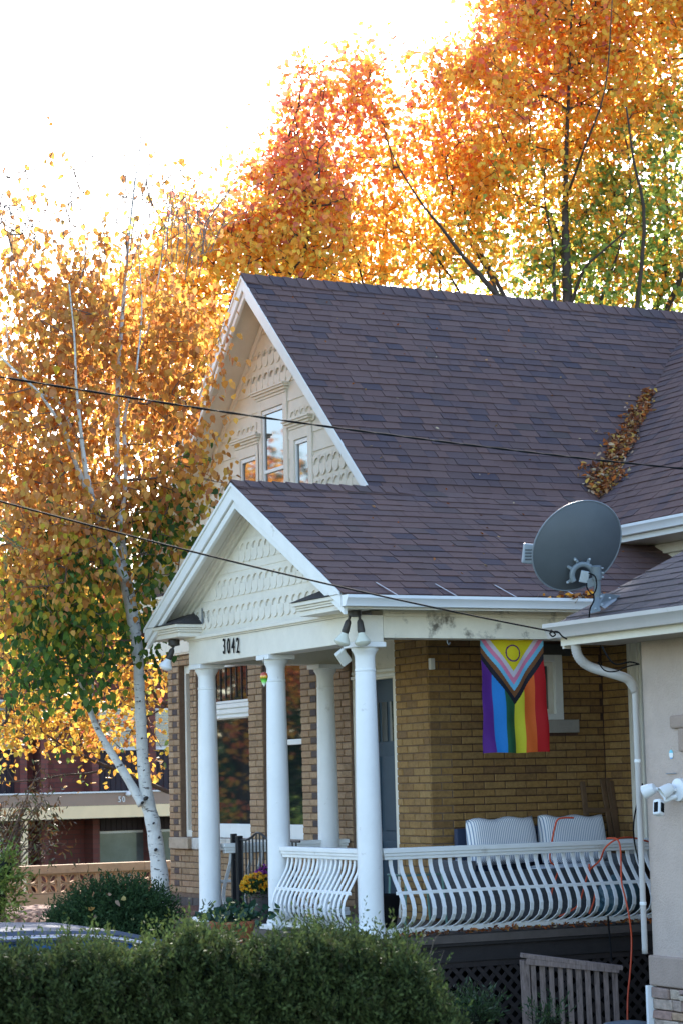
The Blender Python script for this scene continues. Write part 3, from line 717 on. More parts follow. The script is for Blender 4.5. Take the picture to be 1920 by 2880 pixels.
# flag: printed cloth, colours laid out on its own weave
FW, FH = .665, 1.02; nx, nz_ = 150, 230
fx, fz = np.meshgrid(np.linspace(0, 1, nx + 1), np.linspace(0, 1, nz_ + 1))
X = 1.165 + .035 * fz + FW * fx * (1 - .004 * fz); Zf = 2.60 - FH * fz + .004 * np.sin(fx * 9)
Yf = -.02 + .024 * np.sin(fx * 10 + fz * 1.8) * (0.2 + fz) + .014 * np.sin(fx * 21 - fz * 4) * (.15 + fz) + .006 * np.sin(fz * 16 + fx * 5) + .03 * fz
me = bpy.data.meshes.new('cloth'); V = np.stack([X, Yf, Zf], -1).reshape(-1, 3)
idx = (np.arange(nz_)[:, None] * (nx + 1) + np.arange(nx)[None]).reshape(-1)
fc = np.stack([idx, idx + 1, idx + nx + 2, idx + nx + 1], 1)
def fast_mesh(name, V, Fc, col=None):
    me = bpy.data.meshes.new(name); k = Fc.shape[1]
    me.vertices.add(len(V)); me.vertices.foreach_set('co', V.astype(np.float32).ravel())
    me.loops.add(Fc.size); me.loops.foreach_set('vertex_index', Fc.astype(np.int32).ravel())
    me.polygons.add(len(Fc)); me.polygons.foreach_set('loop_start', np.arange(0, Fc.size, k, dtype=np.int32))
    try: me.polygons.foreach_set('loop_total', np.full(len(Fc), k, dtype=np.int32))
    except Exception: pass
    me.update(calc_edges=True)
    if col is not None:
        a = me.attributes.new('col', 'FLOAT_COLOR', 'POINT' if len(col) == len(V) else 'FACE')
        c4 = np.concatenate([col, np.ones((len(col), 1))], 1).astype(np.float32); a.data.foreach_set('color', c4.ravel())
    return me
cu_ = (np.arange(nx) + .5) / nx; cv = (np.arange(nz_) + .5) / nz_
U2, V2 = np.meshgrid(cu_, cv); ux = U2 * FW; vz = V2 * FH
stripes = [(.10, .02, .22), (.02, .22, .62), (.02, .11, .05), (.70, .66, .04), (.72, .13, .02), (.45, .008, .01)]
col = np.zeros(U2.shape + (3,))
for k in range(6): col[(U2 >= k / 6) & (U2 < (k + 1) / 6)] = stripes[k]
# chevrons: distance below the nested V edges
sl_ = 1.22; ctr = FW / 2; dV = (ctr - np.abs(ux - ctr)) * sl_      # how far the V has dropped at this column
lim = [(.585 - .405, (.012, .012, .02)), (.115, (.19, .075, .025)), (.055, (.16, .50, .72)), (-.005, (.72, .22, .36)), (-.065, (.62, .58, .66)), (-.125, (.70, .58, .01))]
for off, c_ in lim: col[vz < dV + off] = c_
cy_, cx_ = .118, FW * .5; rr = np.hypot(ux - cx_, (vz - cy_)); col[(rr < .078) & (rr > .064)] = (.10, .015, .12)
FLAGM = mat('flag_cloth', (1, 1, 1), .75, .03, 40, .1, 300, attr=True, trans=.25)
me = fast_mesh('flag', V - np.array([1.5, 0, 2.6]), fc, col.reshape(-1, 3))
link('pride_flag', me, FLAGM, None, (1.5, 0, 2.6), True, label='rainbow progress pride flag with yellow triangle hanging from the porch beam', cat='flag')

# sofa with cushions
t = thing('outdoor_sofa', 'dark grey wicker outdoor sofa behind the side railing', 'sofa', (2.2, 1.2, 0))
WICK = mat('wicker', (.085, .09, .10), .7, .3, 60, .8, 150); NAVY = mat('navy_frame', (.03, .045, .09), .6, .1)
b = MB(); b.box(1.42, 3.2, .66, .72, .05, .50); b.build('front_panel', WICK, t, bevel=.01)
b = MB(); b.box(1.42, 3.2, .72, 1.45, .28, .38); b.build('seat', WICK, t, bevel=.01)
b = MB(); b.box(1.70, 3.30, 1.44, 1.50, .1, .88); b.build('backrest', NAVY, t, bevel=.01)
for x in (1.38, 3.2):
    b = MB(); b.box(x, x + .07, .66, 1.45, .05, .60); b.build('armrest', WICK, t, bevel=.01)
STR = mat('ticking_stripe', (.62, .64, .68), .85, .05, 30, .15, 200)
N = STR.node_tree.nodes; L = STR.node_tree.links; tc = N.new('ShaderNodeTexCoord'); sp_ = N.new('ShaderNodeSeparateXYZ'); L.new(tc.outputs['Object'], sp_.inputs[0])
mm = N.new('ShaderNodeMath'); mm.operation = 'MULTIPLY'; mm.inputs[1].default_value = 2 * math.pi / .0205; L.new(sp_.outputs[0], mm.inputs[0])
sn = N.new('ShaderNodeMath'); sn.operation = 'SINE'; L.new(mm.outputs[0], sn.inputs[0]); gt = N.new('ShaderNodeMath'); gt.operation = 'GREATER_THAN'; gt.inputs[1].default_value = .4; L.new(sn.outputs[0], gt.inputs[0])
mx = N.new('ShaderNodeMixRGB'); mx.inputs[1].default_value = (.88, .88, .88, 1); mx.inputs[2].default_value = (.27, .33, .45, 1); L.new(gt.outputs[0], mx.inputs[0]); L.new(mx.outputs[0], N['Principled BSDF'].inputs['Base Color'])
def cushion(label, c, w, h, d, tilt=0, roll=0, name='cushion'):
    bm = bmesh.new(); n = 14
    R = random.Random(int(c[0] * 97))
    vs = {}
    for s in (-1, 1):
        for i in range(n + 1):
            for j in range(n + 1):
                u, v = i / n * 2 - 1, j / n * 2 - 1
                e = (1 - abs(u) ** 4) * (1 - abs(v) ** 4); th = d / 2 * (max(e, 0) ** .35)
                k = 1 - .05 * (abs(u) * abs(v)) ** 2
                sag = -.012 * (1 - u * u) * (v > .5) + .006 * math.sin(u * 7 + c[0] * 9) * (v + 1)
                if (i in (0, n) or j in (0, n)) and s == 1: vs[s, i, j] = vs[-1, i, j]; continue
                vs[s, i, j] = bm.verts.new((u * w / 2 * k, s * th, v * h / 2 * k + sag))
    for s in (-1, 1):
        for i in range(n):
            for j in range(n):
                q = [vs[s, i, j], vs[s, i + 1, j], vs[s, i + 1, j + 1], vs[s, i, j + 1]]
                try: bm.faces.new(q if s < 0 else q[::-1])
                except ValueError: pass
    bmesh.ops.recalc_face_normals(bm, faces=bm.faces)
    me = bpy.data.meshes.new(name); bm.to_mesh(me); bm.free()
    o = link(name, me, STR, None, c, True, label=label, cat='cushion'); o.rotation_euler = (tilt, roll, 0)
    return o
cushion('left striped back cushion with a dented top on the sofa', (2.07, 1.22, .76), .78, .46, .20, rad(-10), rad(-1))
cushion('right striped back cushion with an orange cord across it', (2.87, 1.22, .75), .78, .48, .20, rad(-10), rad(1))
cushion('flat striped seat cushion below the right back cushion', (2.72, 1.0, .43), .80, .66, .14, rad(-84), 0)
cushion('small striped cushion wedged at the left sofa arm', (1.46, .98, .48), .12, .24, .3, 0, rad(4))
# folding chairs leaning in the corner
WOODB = mat('brown_wood', (.13, .075, .04), .6, .2, 8, .2)
t = thing('folding_chair', 'brown wooden chair with slatted back standing in the brick corner', 'chair', (3.38, 1.45, 0))
for x0, x1, w_ in ((3.20, 3.24, .05), (3.54, 3.50, .05)): b = MB(); b.bar((x0 - .02, 1.30, 0), (x0, 1.52, 1.30), w_, .03, (0, 1, 0)); b.build('leg', WOODB, t, bevel=.004)
for x in (3.46, 3.52, 3.62):
    b = MB(); b.bar((x, 1.34, .35), (x - .02, 1.53, 1.32), .045, .025, (0, 1, 0)); b.build('slat', WOODB, t, bevel=.004)
b = MB(); b.bar((3.2, 1.47, 1.02), (3.6, 1.47, 1.0), .03, .05); b.build('crossbar', WOODB, t, bevel=.004)
b = MB(); b.box(3.2, 3.6, 1.1, 1.45, .46, .50); b.build('seat', WOODB, t, bevel=.005)
for x in (3.22, 3.58): b = MB(); b.bar((x, 1.12, 0), (x, 1.12, .46), .04, .04, (0, 1, 0)); b.build('leg', WOODB, t)
# green wire plant stand by the door and dark pot
t = thing('side_table', 'pale green metal side table behind the side railing', 'table', (.98, 1.0, 0)); GRN = mat('green_metal', (.18, .34, .28), .5, .1)
b = MB(); b.box(.80, 1.22, .85, 1.2, .475, .495); b.build('tabletop', mat('green_glass', (.12, .2, .17), .1), t, bevel=.004)
for x, y in ((.82, .87), (1.2, .87), (.82, 1.18), (1.2, 1.18)): b = MB(); b.tube([(x, y, .475), (x + (.04 if x > 1 else -.02), y, 0)], .011, 6); b.build('leg', GRN, t)
b = MB(); b.lathe([(.12, 0), (.13, .02), (.17, .25), (.18, .34), (.165, .34), (.15, .30)], (.42, .62, 0), n=28); o = b.build('plant_pot', BLACK, smooth='auto'); tag(o, 'large black pot standing behind the corner column', 'pot')
b = MB(); b.box(2.95, 3.35, .3, .62, 0, .35)
bm = bmesh.new(); bmesh.ops.create_icosphere(bm, subdivisions=4, radius=1)
for v in bm.verts:
    n_ = v.co.copy(); k = 1 + .16 * math.sin(n_.x * 7 + 2 * n_.z) * math.cos(n_.y * 6) + .08 * math.sin(n_.z * 17 + n_.x * 11); v.co = Vector((n_.x * .22 * k, n_.y * .16 * k, max(-.2, n_.z * .2 * k)))
me = bpy.data.meshes.new('plastic_bag'); bm.to_mesh(me); bm.free()
link('plastic_bag', me, mat('teal_plastic', (.05, .11, .14), .3, .3, 12, .4, 30), None, (2.86, .45, .2), True, label='crumpled teal plastic bag on the porch floor at the right', cat='bag')
b = MB(); b.lathe([(.08, 0), (.10, .01), (.12, .2), (.115, .2)], (2.95, .9, .33), n=24); tag(b.build('bucket', mat('white_bucket', (.30, .31, .33), .5, .08), smooth='auto'), 'pale plastic bucket behind the railing beside the sofa', 'bucket')

# orange extension cord and black cable
def smooth_path(pts, n=8):
    pts = [Vector(p) for p in pts]; out = []
    for i in range(len(pts) - 1):
        p0 = pts[max(i - 1, 0)]; p1 = pts[i]; p2 = pts[i + 1]; p3 = pts[min(i + 2, len(pts) - 1)]
        for k in range(n):
            t_ = k / n; out.append(.5 * ((2 * p1) + (p2 - p0) * t_ + (2 * p0 - 5 * p1 + 4 * p2 - p3) * t_ ** 2 + (3 * p1 - p0 - 3 * p2 + p3) * t_ ** 3))
    return out + [pts[-1]]
ORG = mat('orange_cord', (.62, .085, .03), .45, .05)
b = MB(); b.tube(smooth_path([(2.62, .95, .52), (2.62, 1.08, .6), (2.60, 1.12, .75), (2.66, 1.10, .93), (2.74, 1.12, 1.0), (2.85, 1.2, 1.005)]), .0085, 6)
P_ = [(2.74, 1.12, 1.0), (2.55, .75, .5), (2.66, .6, .45), (2.8, .3, .66), (2.55, .55, .2), (2.2, .5, .05), (2.5, .45, .02), (2.62, .3, .3), (2.72, .2, .6), (2.76, .06, .775), (2.52, .0, .782), (2.44, -.02, .785), (2.46, -.075, .74), (2.52, -.10, .5), (2.55, -.14, .2), (2.62, -.30, 0.02), (2.70, -.26, -.2), (2.68, -.2, -.5), (2.64, -.15, -.8), (2.6, -.15, -1.09)]
P_ = [at(1558, 2312, 20.9), at(1535, 2372, 20.8), at(1550, 2430, 20.8), at(1560, 2465, 20.7)]
b = MB(); b.tube(smooth_path([at(1612, 2300, 21), at(1570, 2303, 20.95), at(1558, 2330, 20.9), at(1550, 2372, 20.75), at(1545, 2400, 20.75), at(1548, 2425, 20.7), at(1568, 2443, 20.7), at(1560, 2475, 20.6), at(1548, 2520, 20.5), at(1546, 2570, 20.5)]), .0085, 6)
b.tube(smooth_path([at(1570, 2578, 20.7), at(1620, 2550, 20.7), at(1640, 2500, 20.7), at(1655, 2450, 20.7), at(1685, 2420, 20.5), at(1700, 2385, 20.4), at(1730, 2362, 20.35), at(1770, 2355, 20.5), at(1825, 2368, 20.7)]), .0085, 6)
b.tube(smooth_path([at(1655, 2430, 20.6), at(1660, 2480, 20.6), at(1672, 2500, 20.6), at(1668, 2535, 20.6), at(1655, 2570, 20.6)]), .0085, 6)
b.tube(smooth_path([at(1706, 2358, 20.55), at(1720, 2357, 20.32), at(1735, 2362, 20.12), at(1743, 2385, 20.08), at(1745, 2440, 20.05), at(1747, 2485, 19.95), at(1758, 2530, 19.9), at(1768, 2580, 19.85), at(1774, 2630, 19.85), at(1774, 2680, 19.8), at(1770, 2740, 19.7), at(1764, 2800, 19.6), at(1763, 2870, 19.5), at(1766, 2950, 19.4)], 6), .0085, 6)
tag(b.build('extension_cord', ORG, smooth=True), 'orange extension cord draped over the side railing down to the ground', 'cord')
b = MB(); b.tube(smooth_path([at(1805, 2205, 18.6), at(1790, 2260, 19.2), at(1780, 2320, 19.8), at(1783, 2370, 20.2), at(1792, 2410, 20.4), at(1800, 2450, 20.5)]), .007, 6)
tag(b.build('black_cable', BLACK, smooth=True), 'black cable drooping behind the white floodlight to the railing', 'cable')
b = MB(); b.tube([at(1708, 2577, 20), at(1712, 2625, 20), at(1719, 2705, 19.9)], .008, 6); tag(b.build('black_stake', BLACK), 'thin black stake hanging below the bottom rail over the lattice', 'stake')

# iron gate in the front opening
t = thing('iron_gate', 'black wrought iron gate with arched top between the porch columns', 'gate', (.25, 2.5, 0))
b = MB(); b.box(.22, .28, 3.26, 3.32, 0, .84); b.build('gate_post', IRON, t, bevel=.004); b = MB(); b.box(.22, .28, 3.40, 3.44, 0, .86); b.build('gate_post', IRON, t, bevel=.004)
ar = lambda y: .80 + (.075 * math.exp(-((y - 2.83) / .17) ** 2)) 
for z in (None, .12, ):
    b = MB()
    if z is None: b.tube([(.25, y, ar(y)) for y in np.linspace(1.9, 3.26, 40)], .012, 6)
    else: b.tube([(.25, 1.9, z), (.25, 3.26, z)], .012, 6)
    b.build('gate_rail', IRON, t)
y = 1.98
while y < 3.22:
    b = MB(); b.tube([(.25, y, .05), (.25, y, ar(y))], .008, 6); b.build('picket', IRON, t); y += .082
b = MB(); b.tube([(.25, 3.3, .80), (.25, 3.42, .80)], .01, 6); b.tube([(.25, 3.3, .6), (.25, 3.42, .6)], .01, 6); b.build('gate_hinge', IRON, t)

# foliage helpers -------------------------------------------------
def leaf_cloud(pos, size, colr, droop=.35, wid=.8, rng=RNG, up=None, fold=.12, dirs=None):
    """real leaves: folded blades round an inner midrib point, random attitude; returns verts, tris, colours"""
    n = len(pos); d = rng.normal(size=(n, 3)) if dirs is None else dirs.copy(); d[:, 2] -= droop * 2 if dirs is None else 0
    d /= np.linalg.norm(d, axis=1)[:, None] + 1e-9
    a = rng.normal(size=(n, 3)); s = np.cross(d, a); s /= np.linalg.norm(s, axis=1)[:, None] + 1e-9; nn = np.cross(s, d)
    sz = size * rng.uniform(.65, 1.25, n)[:, None]
    b0 = pos; w = wid * .5
    P = [b0] + [b0 + (d * a - s * w * q) * sz + nn * sz * fold * q for a, q in ((.20, -.95), (.58, -.80))] + [b0 + d * sz + nn * sz * .05] + [b0 + (d * a - s * w * q) * sz + nn * sz * fold * abs(q) for a, q in ((.58, .80), (.20, .95))]
    P[1] = b0 + (d * .20 + s * w * .95) * sz + nn * sz * fold; P[2] = b0 + (d * .58 + s * w * .80) * sz + nn * sz * fold * .8
    V = np.stack(P + [b0 + d * sz * .42], 1).reshape(-1, 3); k = np.arange(n)[:, None] * 7
    Fc = np.concatenate([k + np.array([[i, (i + 1) % 6, 6]]) for i in range(6)], 0)
    return V, Fc, np.repeat(colr, 7, 0)
def quad_blades(pos, d, size, w, colr, rng=RNG):
    n = len(pos); d = d / (np.linalg.norm(d, axis=1)[:, None] + 1e-9); a = rng.normal(size=(n, 3)); s = np.cross(d, a); s /= np.linalg.norm(s, axis=1)[:, None] + 1e-9
    sz = size * rng.uniform(.6, 1.3, n)[:, None]; V = np.stack([pos, pos + d * sz * .5 + s * sz * w, pos + d * sz, pos + d * sz * .5 - s * sz * w], 1).reshape(-1, 3)
    return V, np.arange(n)[:, None] * 4 + np.array([[0, 1, 2, 3]]), np.repeat(colr, 4, 0)
def build_leaves(name, parts, material, parent, org, kind='stuff'):
    V = np.concatenate([p[0] for p in parts]); off = 0; Fs = []
    for p in parts: Fs.append(p[1] + off); off += len(p[0])
    me = fast_mesh(name, V - np.array(org), np.concatenate(Fs), np.concatenate([p[2] for p in parts]))
    return link(name, me, material, parent, org, True, kind=kind)
LEAF = mat('autumn_leaf', (1, 1, 1), .5, .10, 30, attr=True, trans=.5, spec=.3)
LEAFB = mat('backlit_leaf', (1, 1, 1), .5, .10, 30, attr=True, trans=.55, spec=.25)
LEAFG_ = 0
LEAFG = mat('green_leaf', (1, 1, 1), .5, .10, 30, attr=True, trans=.25, spec=.4)
PETAL = mat('petal', (1, 1, 1), .6, .05, 30, attr=True, trans=.2)
def pick(cols, n, rng=RNG, jit=.15, w=None):
    c = np.array(cols)[rng.choice(len(cols), n, p=w)]; return np.clip(c * rng.uniform(1 - jit, 1 + jit, (n, 1)) * rng.uniform(.94, 1.06, (n, 3)), 0, 1)
# chrysanthemums in a pot, and the planter
def mum(label, c, r, cols, npet, base):
    t = thing('chrysanthemum', label, 'flowers', (c[0], c[1], base)); rng = np.random.default_rng(int(abs(c[0]) * 999))
    n = 900; d = rng.normal(size=(n, 3)); d[:, 2] = np.abs(d[:, 2]) * .9 - .35; d /= np.linalg.norm(d, axis=1)[:, None]; pos = np.array(c) + d * r * rng.uniform(.5, .95, (n, 1))
    build_leaves('foliage', [leaf_cloud(pos, .035, pick([(.02, .05, .015), (.04, .08, .02)], n, rng), 0, .6, rng)], LEAFG, t, c)
    parts = []
    for k in range(npet):
        d = rng.normal(size=3); d[2] = abs(d[2]) * .8 - .1; d /= np.linalg.norm(d); o = np.array(c) + d * r * rng.uniform(.93, 1.05); m_ = 16
        dd = rng.normal(size=(m_, 3)); dd /= np.linalg.norm(dd, axis=1)[:, None]; dd = dd + d * .6
        parts.append(quad_blades(np.repeat(o[None], m_, 0), dd, .02, .28, pick([cols[rng.integers(len(cols))]], m_, rng, .12), rng))
    build_leaves('flower_heads', parts, PETAL, t, c)
    return t
mum('mound of yellow and orange chrysanthemums beside the middle column', at(722, 2500, 21.7), .15, [(.75, .42, .02), (.70, .30, .01), (.78, .50, .05)], 190, 0)
mum('purple chrysanthemums behind the yellow ones by the middle column', at(756, 2474, 21.9), .14, [(.30, .05, .30), (.38, .08, .36), (.22, .03, .24)], 190, 0)
p = at(745, 2600, 21.75)
b = MB(); b.lathe([(.10, 0), (.105, .01), (.13, .26), (.14, .27), (.14, .30), (.12, .30), (.115, .26)], (p.x, p.y, .01), n=28); tag(b.build('flower_pot', mat('brown_pot', (.05, .04, .04), .6), smooth='auto'), 'dark brown round pot holding the chrysanthemums', 'pot')
p = at(655, 2612, 20.3)
t = thing('terracotta_planter', 'wide terracotta planter with dark green plant at the foot of the left column', 'planter', (p.x, p.y, p.z - .1))
b = MB(); b.lathe([(.15, -.10), (.16, -.09), (.20, .06), (.205, .065), (.205, .09), (.185, .09), (.18, .05)], (p.x, p.y, p.z - .02), n=32); b.build('pot', mat('terracotta', (.42, .13, .06), .8, .12, 8, .3), t, smooth='auto')
rng = np.random.default_rng(4); n = 260; pos = np.array(p) + rng.normal(size=(n, 3)) * np.array([.15, .15, .05]) + np.array([0, 0, .12])
build_leaves('foliage', [leaf_cloud(pos, .07, pick([(.02, .055, .03), (.03, .08, .04)], n, rng), -.1, .8, rng)], LEAFG, t, p)

# leaves: in the valley, in the gutter, on the sills
DRY = [(.26, .08, .03), (.32, .12, .04), (.15, .055, .03), (.36, .20, .09), (.36, .10, .02), (.40, .23, .06), (.09, .045, .03), (.36, .26, .18), (.22, .07, .03)]
rng = np.random.default_rng(12)
def flat_leaves(pts, nrm, size, rng, cols=DRY, stack=.05):
    n = len(pts); d = rng.normal(size=(n, 3)); nm = np.array(nrm); d -= (d @ nm)[:, None] * nm * .6
    pts = pts + nm * rng.uniform(.02, .02 + stack, (n, 1)); return leaf_cloud(pts, size, pick(cols, n, rng, .3), 0, .55, rng, dirs=d, fold=.25)
tt = []; pts = []
for k in range(2600):
    s = rng.uniform(0, 1); wdt = .02 + .20 * (.4 + .6 * abs(math.sin(s * 9.5 + .6))) * (1 - .78 * s)
    if rng.uniform() > 1.2 - s * .75: continue
    xv = 3.76 + s * 1.75; yv = 1.87 + s * (4.8 - 1.85) / (7.15 - 3.74) * 1.75
    a = rng.normal() * wdt * .5; x, y = xv + a * .7, yv - a * .7
    pts.append((x, y, max(zU(y), zW(x)) if True else 0))
tt.append(flat_leaves(np.array(pts), (-.4, -.5, .76), .062, rng, stack=.07))
o = build_leaves('valley_leaves', tt, DRYLEAF, None, (4.4, 2.5, 4.8)); tag(o, 'drift of fallen brown leaves caught in the roof valley', 'fallen leaves')
pts = np.array([(rng.uniform(1.55, 2.95) ** 1.0, rng.uniform(-.50, -.36), 0) for k in range(330)]); pts[:, 2] = 2.935
pts = pts[rng.uniform(size=len(pts)) < np.clip((pts[:, 0] - 1.4) / 1.0, .1, 1)]
o = build_leaves('gutter_leaves', [flat_leaves(pts, (0, 0, 1), .075, rng, DRY + [(.6, .25, .03)] * 3, .03)], DRYLEAF, None, (2.3, -.4, 2.93)); tag(o, 'orange and brown leaves lying in the porch gutter below the dish', 'fallen leaves')
pts = np.array([(rng.uniform(.2, 3.4), rng.uniform(-.13, -.06), .0) for k in range(260)])
o = build_leaves('porch_edge_leaves', [flat_leaves(pts, (0, 0, 1), .045, rng, DRY, .02)], DRYLEAF, None, (1.5, -.1, 0)); tag(o, 'dry leaves scattered along the porch edge under the bottom rail', 'fallen leaves')
pts = []
for k in range(130):
    y = rng.uniform(-.3, 4.6); x = rng.uniform(0, 6) 
    if y < RY and x < 3.6: pts.append((x, y, zL(y)))
    elif y > RY and 1.2 < x < 3.2 + (zU(y) - 3.75) / WS: pts.append((x, y, zU(y)))
o = build_leaves('roof_leaves', [flat_leaves(np.array(pts), (0, -.55, .83), .04, rng, DRY, .002)], DRYLEAF, None, (2, 2, 4.4)); tag(o, 'few dry leaves scattered over the shingle roof', 'fallen leaves')

# ================================================================ NEIGHBOUR HOUSE
NX, NY = .95, -2.865; GY = NY + .085
nb = thing('stucco_house', 'neighbouring pink-beige stucco building with stone base at the right edge', 'house', (NX, NY, -1.1))
b = MB(); b.box(NX, 6, -9, NY, -.03, 2.40); b.build('stucco_wall', STUCCO, nb)
b = MB(); b.box(NX - .03, 6, -9, NY + .03, -.26, -.03); b.build('stucco_band', STUCB, nb, bevel=.012)
b = MB(); b.box(NX + .012, 6, -9, NY - .012, -1.2, -.26); stn = b.build('stone_veneer', GROUT, nb)
rng2 = random.Random(5); z = -.272
while z > -1.1:
    h = rng2.choice((.045, .07, .085, .10)); y = NY - .0 + .0
    while y > -4.2:
        w_ = rng2.uniform(.10, .27); 
        o_ = .008 + rng2.uniform(0, .02); sub = rng2.random() < .2 and h > .08
        for zz, hh in (((z, h),) if not sub else ((z, h * .5), (z - h * .5, h * .5))):
            b = MB(); b.box(NX + .012 - o_ - .02, NX + .05, y - w_ + .007, y, zz - hh + .007, zz)
            b.v = [(v[0] + (rng2.uniform(-.004, .004)), v[1] + rng2.uniform(-.006, .006), v[2] + rng2.uniform(-.004, .004)) for v in b.v]
            b.build('stone', STONES, stn, bevel=.008)
        y -= w_
    z -= h
# roof: front slope, eave along y
NS = .49
def zN(x): return 2.54 + NS * (x - .44)
b = MB(); b.prism([(.44, zN(.44) - .005), (4.2, zN(4.2)), (4.2, zN(4.2) - .06), (.44, zN(.44) - .065)], 1, -8, GY + .33); nr = b.build('roof', UNDER, nb)
nn_ = math.hypot(1, NS)
shingles('shingle_courses', nr, None, (.42, 0, zN(.42) + .008), (0, -1, 0), (1 / nn_, 0, NS / nn_), (-NS / nn_, 0, 1 / nn_), 26, .145, lambda s: (-GY - .36, 4.6), 120, 21, SHING2, .2, .34)
gutter('gutter', nb, 'y', -8, GY + .36, .45, 2.44, GUT2, .13, .115)
b = MB(); b.box(.452, .475, -8, GY + .30, 2.38, 2.53); b.build('fascia', CREAM, nb)
b = MB(); b.box(.476, .62, GY + .29, GY + .315, 2.36, 2.52); b.build('barge_board', CREAM, nb)
b = MB(); b.box(.476, NX + .02, -8, GY + .30, 2.39, 2.405); b.build('soffit', mat('neighbour_soffit', (.35, .30, .25), .7), nb)
b = MB(); b.box(NX - .03, NX - .002, NY + .03, NY + .0, -0.0, 2.36)
b = MB(); b.box(NX - .06, NX + .3, NY + .004, NY + .035, -1.2, -.26); b.build('corner_trim', GUT, nb)
# downspout with elbow
ds = [(.50, GY + .16, 2.45), (.50, GY + .16, 2.36), (.53, GY + .15, 2.27), (.62, GY + .12, 2.20), (.78, NY + .07, 2.13), (.86, NY + .05, 2.09), (.90, NY + .045, 2.0), (.905, NY + .045, 1.9), (.905, NY + .045, .4), (.905, NY + .045, -.02)]
b = MB(); b.tube(smooth_path(ds, 5), [.038] * 28 + [.033, .028, .025] + [.023] * 15, 14); sp2 = b.build('downspout', GUT2, nb, smooth=True)
for k in range(7):
    q = smooth_path(ds, 5)[6 + k]; q2 = smooth_path(ds, 5)[7 + k]; b = MB(); b.lathe([(.037, -.006), (.041, 0), (.037, .006)], q, (q2 - q), 14); b.build('elbow_crimp', GUT2, sp2, smooth=True)
for z in (1.45, .35): b = MB(); b.lathe([(.024, 0), (.027, .004), (.027, .022), (.024, .026)], (.905, NY + .045, z), n=14); b.build('spout_joint', GUT, sp2)
# raised window blocks on the stucco
for y0, y1, z0, z1 in ((-3.62, -3.26, 1.70, 1.80), (-3.7, -3.36, 1.52, 1.70)):
    b = MB(); b.box(NX - .045, NX + .01, y0, y1, z0, z1); b.build('stucco_quoin', STUCB, nb, bevel=.018)
b = MB()
for z in (1.36, 1.28):
    b.tube([(NX - .012, -3.15, z), (NX - .012, -3.28, z)], .004, 6); b.tube([(NX - .012, -3.17, z), (NX + .004, -3.17, z)], .004, 6); b.tube([(NX - .012, -3.26, z), (NX + .004, -3.26, z)], .004, 6)
tag(b.build('wall_hooks', METAL), 'two thin metal hook bars on the stucco below the sticker', 'hooks')
b = MB(); b.lathe([(.001, 0), (.026, 0), (.026, .003), (.001, .003)], (NX - .002, -3.215, 1.505), (-1, 0, 0), 20, 1.35, 1.0)
sm = mat('sticker', (.6, .7, .75), .3, .02); N = sm.node_tree.nodes; L = sm.node_tree.links; tc = N.new('ShaderNodeTexCoord'); sx = N.new('ShaderNodeSeparateXYZ'); L.new(tc.outputs['Generated'], sx.inputs[0]); rp = N.new('ShaderNodeValToRGB'); rp.color_ramp.interpolation = 'CONSTANT'; L.new(sx.outputs[2], rp.inputs[0])
e = rp.color_ramp.elements; e[0].color = (.10, .35, .7, 1); e[1].color = (.10, .55, .72, 1); e[1].position = .66; x = e.new(.16); x.color = (.75, .8, .82, 1); L.new(rp.outputs[0], N['Principled BSDF'].inputs['Base Color'])
tag(b.build('alarm_sticker', sm), 'small oval blue and white alarm sticker on the stucco wall', 'sticker')
# security floodlight with camera
PL = mat('white_plastic', (.75, .76, .78), .3, .02); t = thing('security_floodlight', 'white twin floodlight with black-lensed camera on the stucco wall', 'floodlight', (NX, -3.33, 1.235))
q = Vector((NX, -3.33, 1.235))
b = MB(); b.lathe([(.075, 0), (.078, .01), (.075, .035), (.05, .04), (.02, .042)], q, (-1, 0, 0), 28); b.build('mounting_plate', PL, t, smooth='auto')
for off, d in (((-.10, .035, -.005), (-.75, .25, -.45)), ((-.14, .18, .0), (-.55, .85, -.35))):
    c = q + Vector(off); d = Vector(d).normalized()
    b = MB(); b.tube([q + Vector((-.03, 0, 0)), q + Vector((-.07, off[1] * .5, .0)), c - d * .03], .014, 8); b.build('lamp_arm', PL, t, smooth=True)
    b = MB(); b.lathe([(.012, -.055), (.033, -.045), (.042, -.01), (.046, .035), (.043, .036), (.040, .02), (.005, .018)], c, d, 24); l_ = b.build('lamp_head', PL, t, smooth='auto')
    b = MB(); b.lathe([(.001, .02), (.039, .02), (.038, .026), (.001, .027)], c, d, 20); b.build('lens', mat('lamp_lens', (.6, .58, .5), .15), l_)
b = MB(); b.tube([q + Vector((-.04, .0, -.04)), q + Vector((-.10, .06, -.07))], .016, 8); b.build('camera_arm', PL, t)
b = MB(); b.box(-.032, .032, -.03, .03, -.055, .055); MX = Matrix.Rotation(rad(22), 3, 'Z') @ Matrix.Rotation(rad(-8), 3, 'X') @ Matrix.Rotation(rad(18), 3, 'Y'); cc = q + Vector((-.13, .085, -.115))
b.v = [tuple(MX @ Vector(v) + cc) for v in b.v]; cm = b.build('camera_body', PL, t, bevel=.014)
b = MB(); b.box(-.034, -.031, -.016, .016, -.038, .03); b.v = [tuple(MX @ Vector(v) + cc) for v in b.v]; b.build('camera_face', BLACK, cm)
b = MB(); b.box(-.02, .016, -.033, -.0301, -.035, .028); b.v = [tuple(MX @ Vector(v) + cc) for v in b.v]; b.build('camera_face', BLACK, cm)

t.scale = (1.15, 1.15, 1.15)

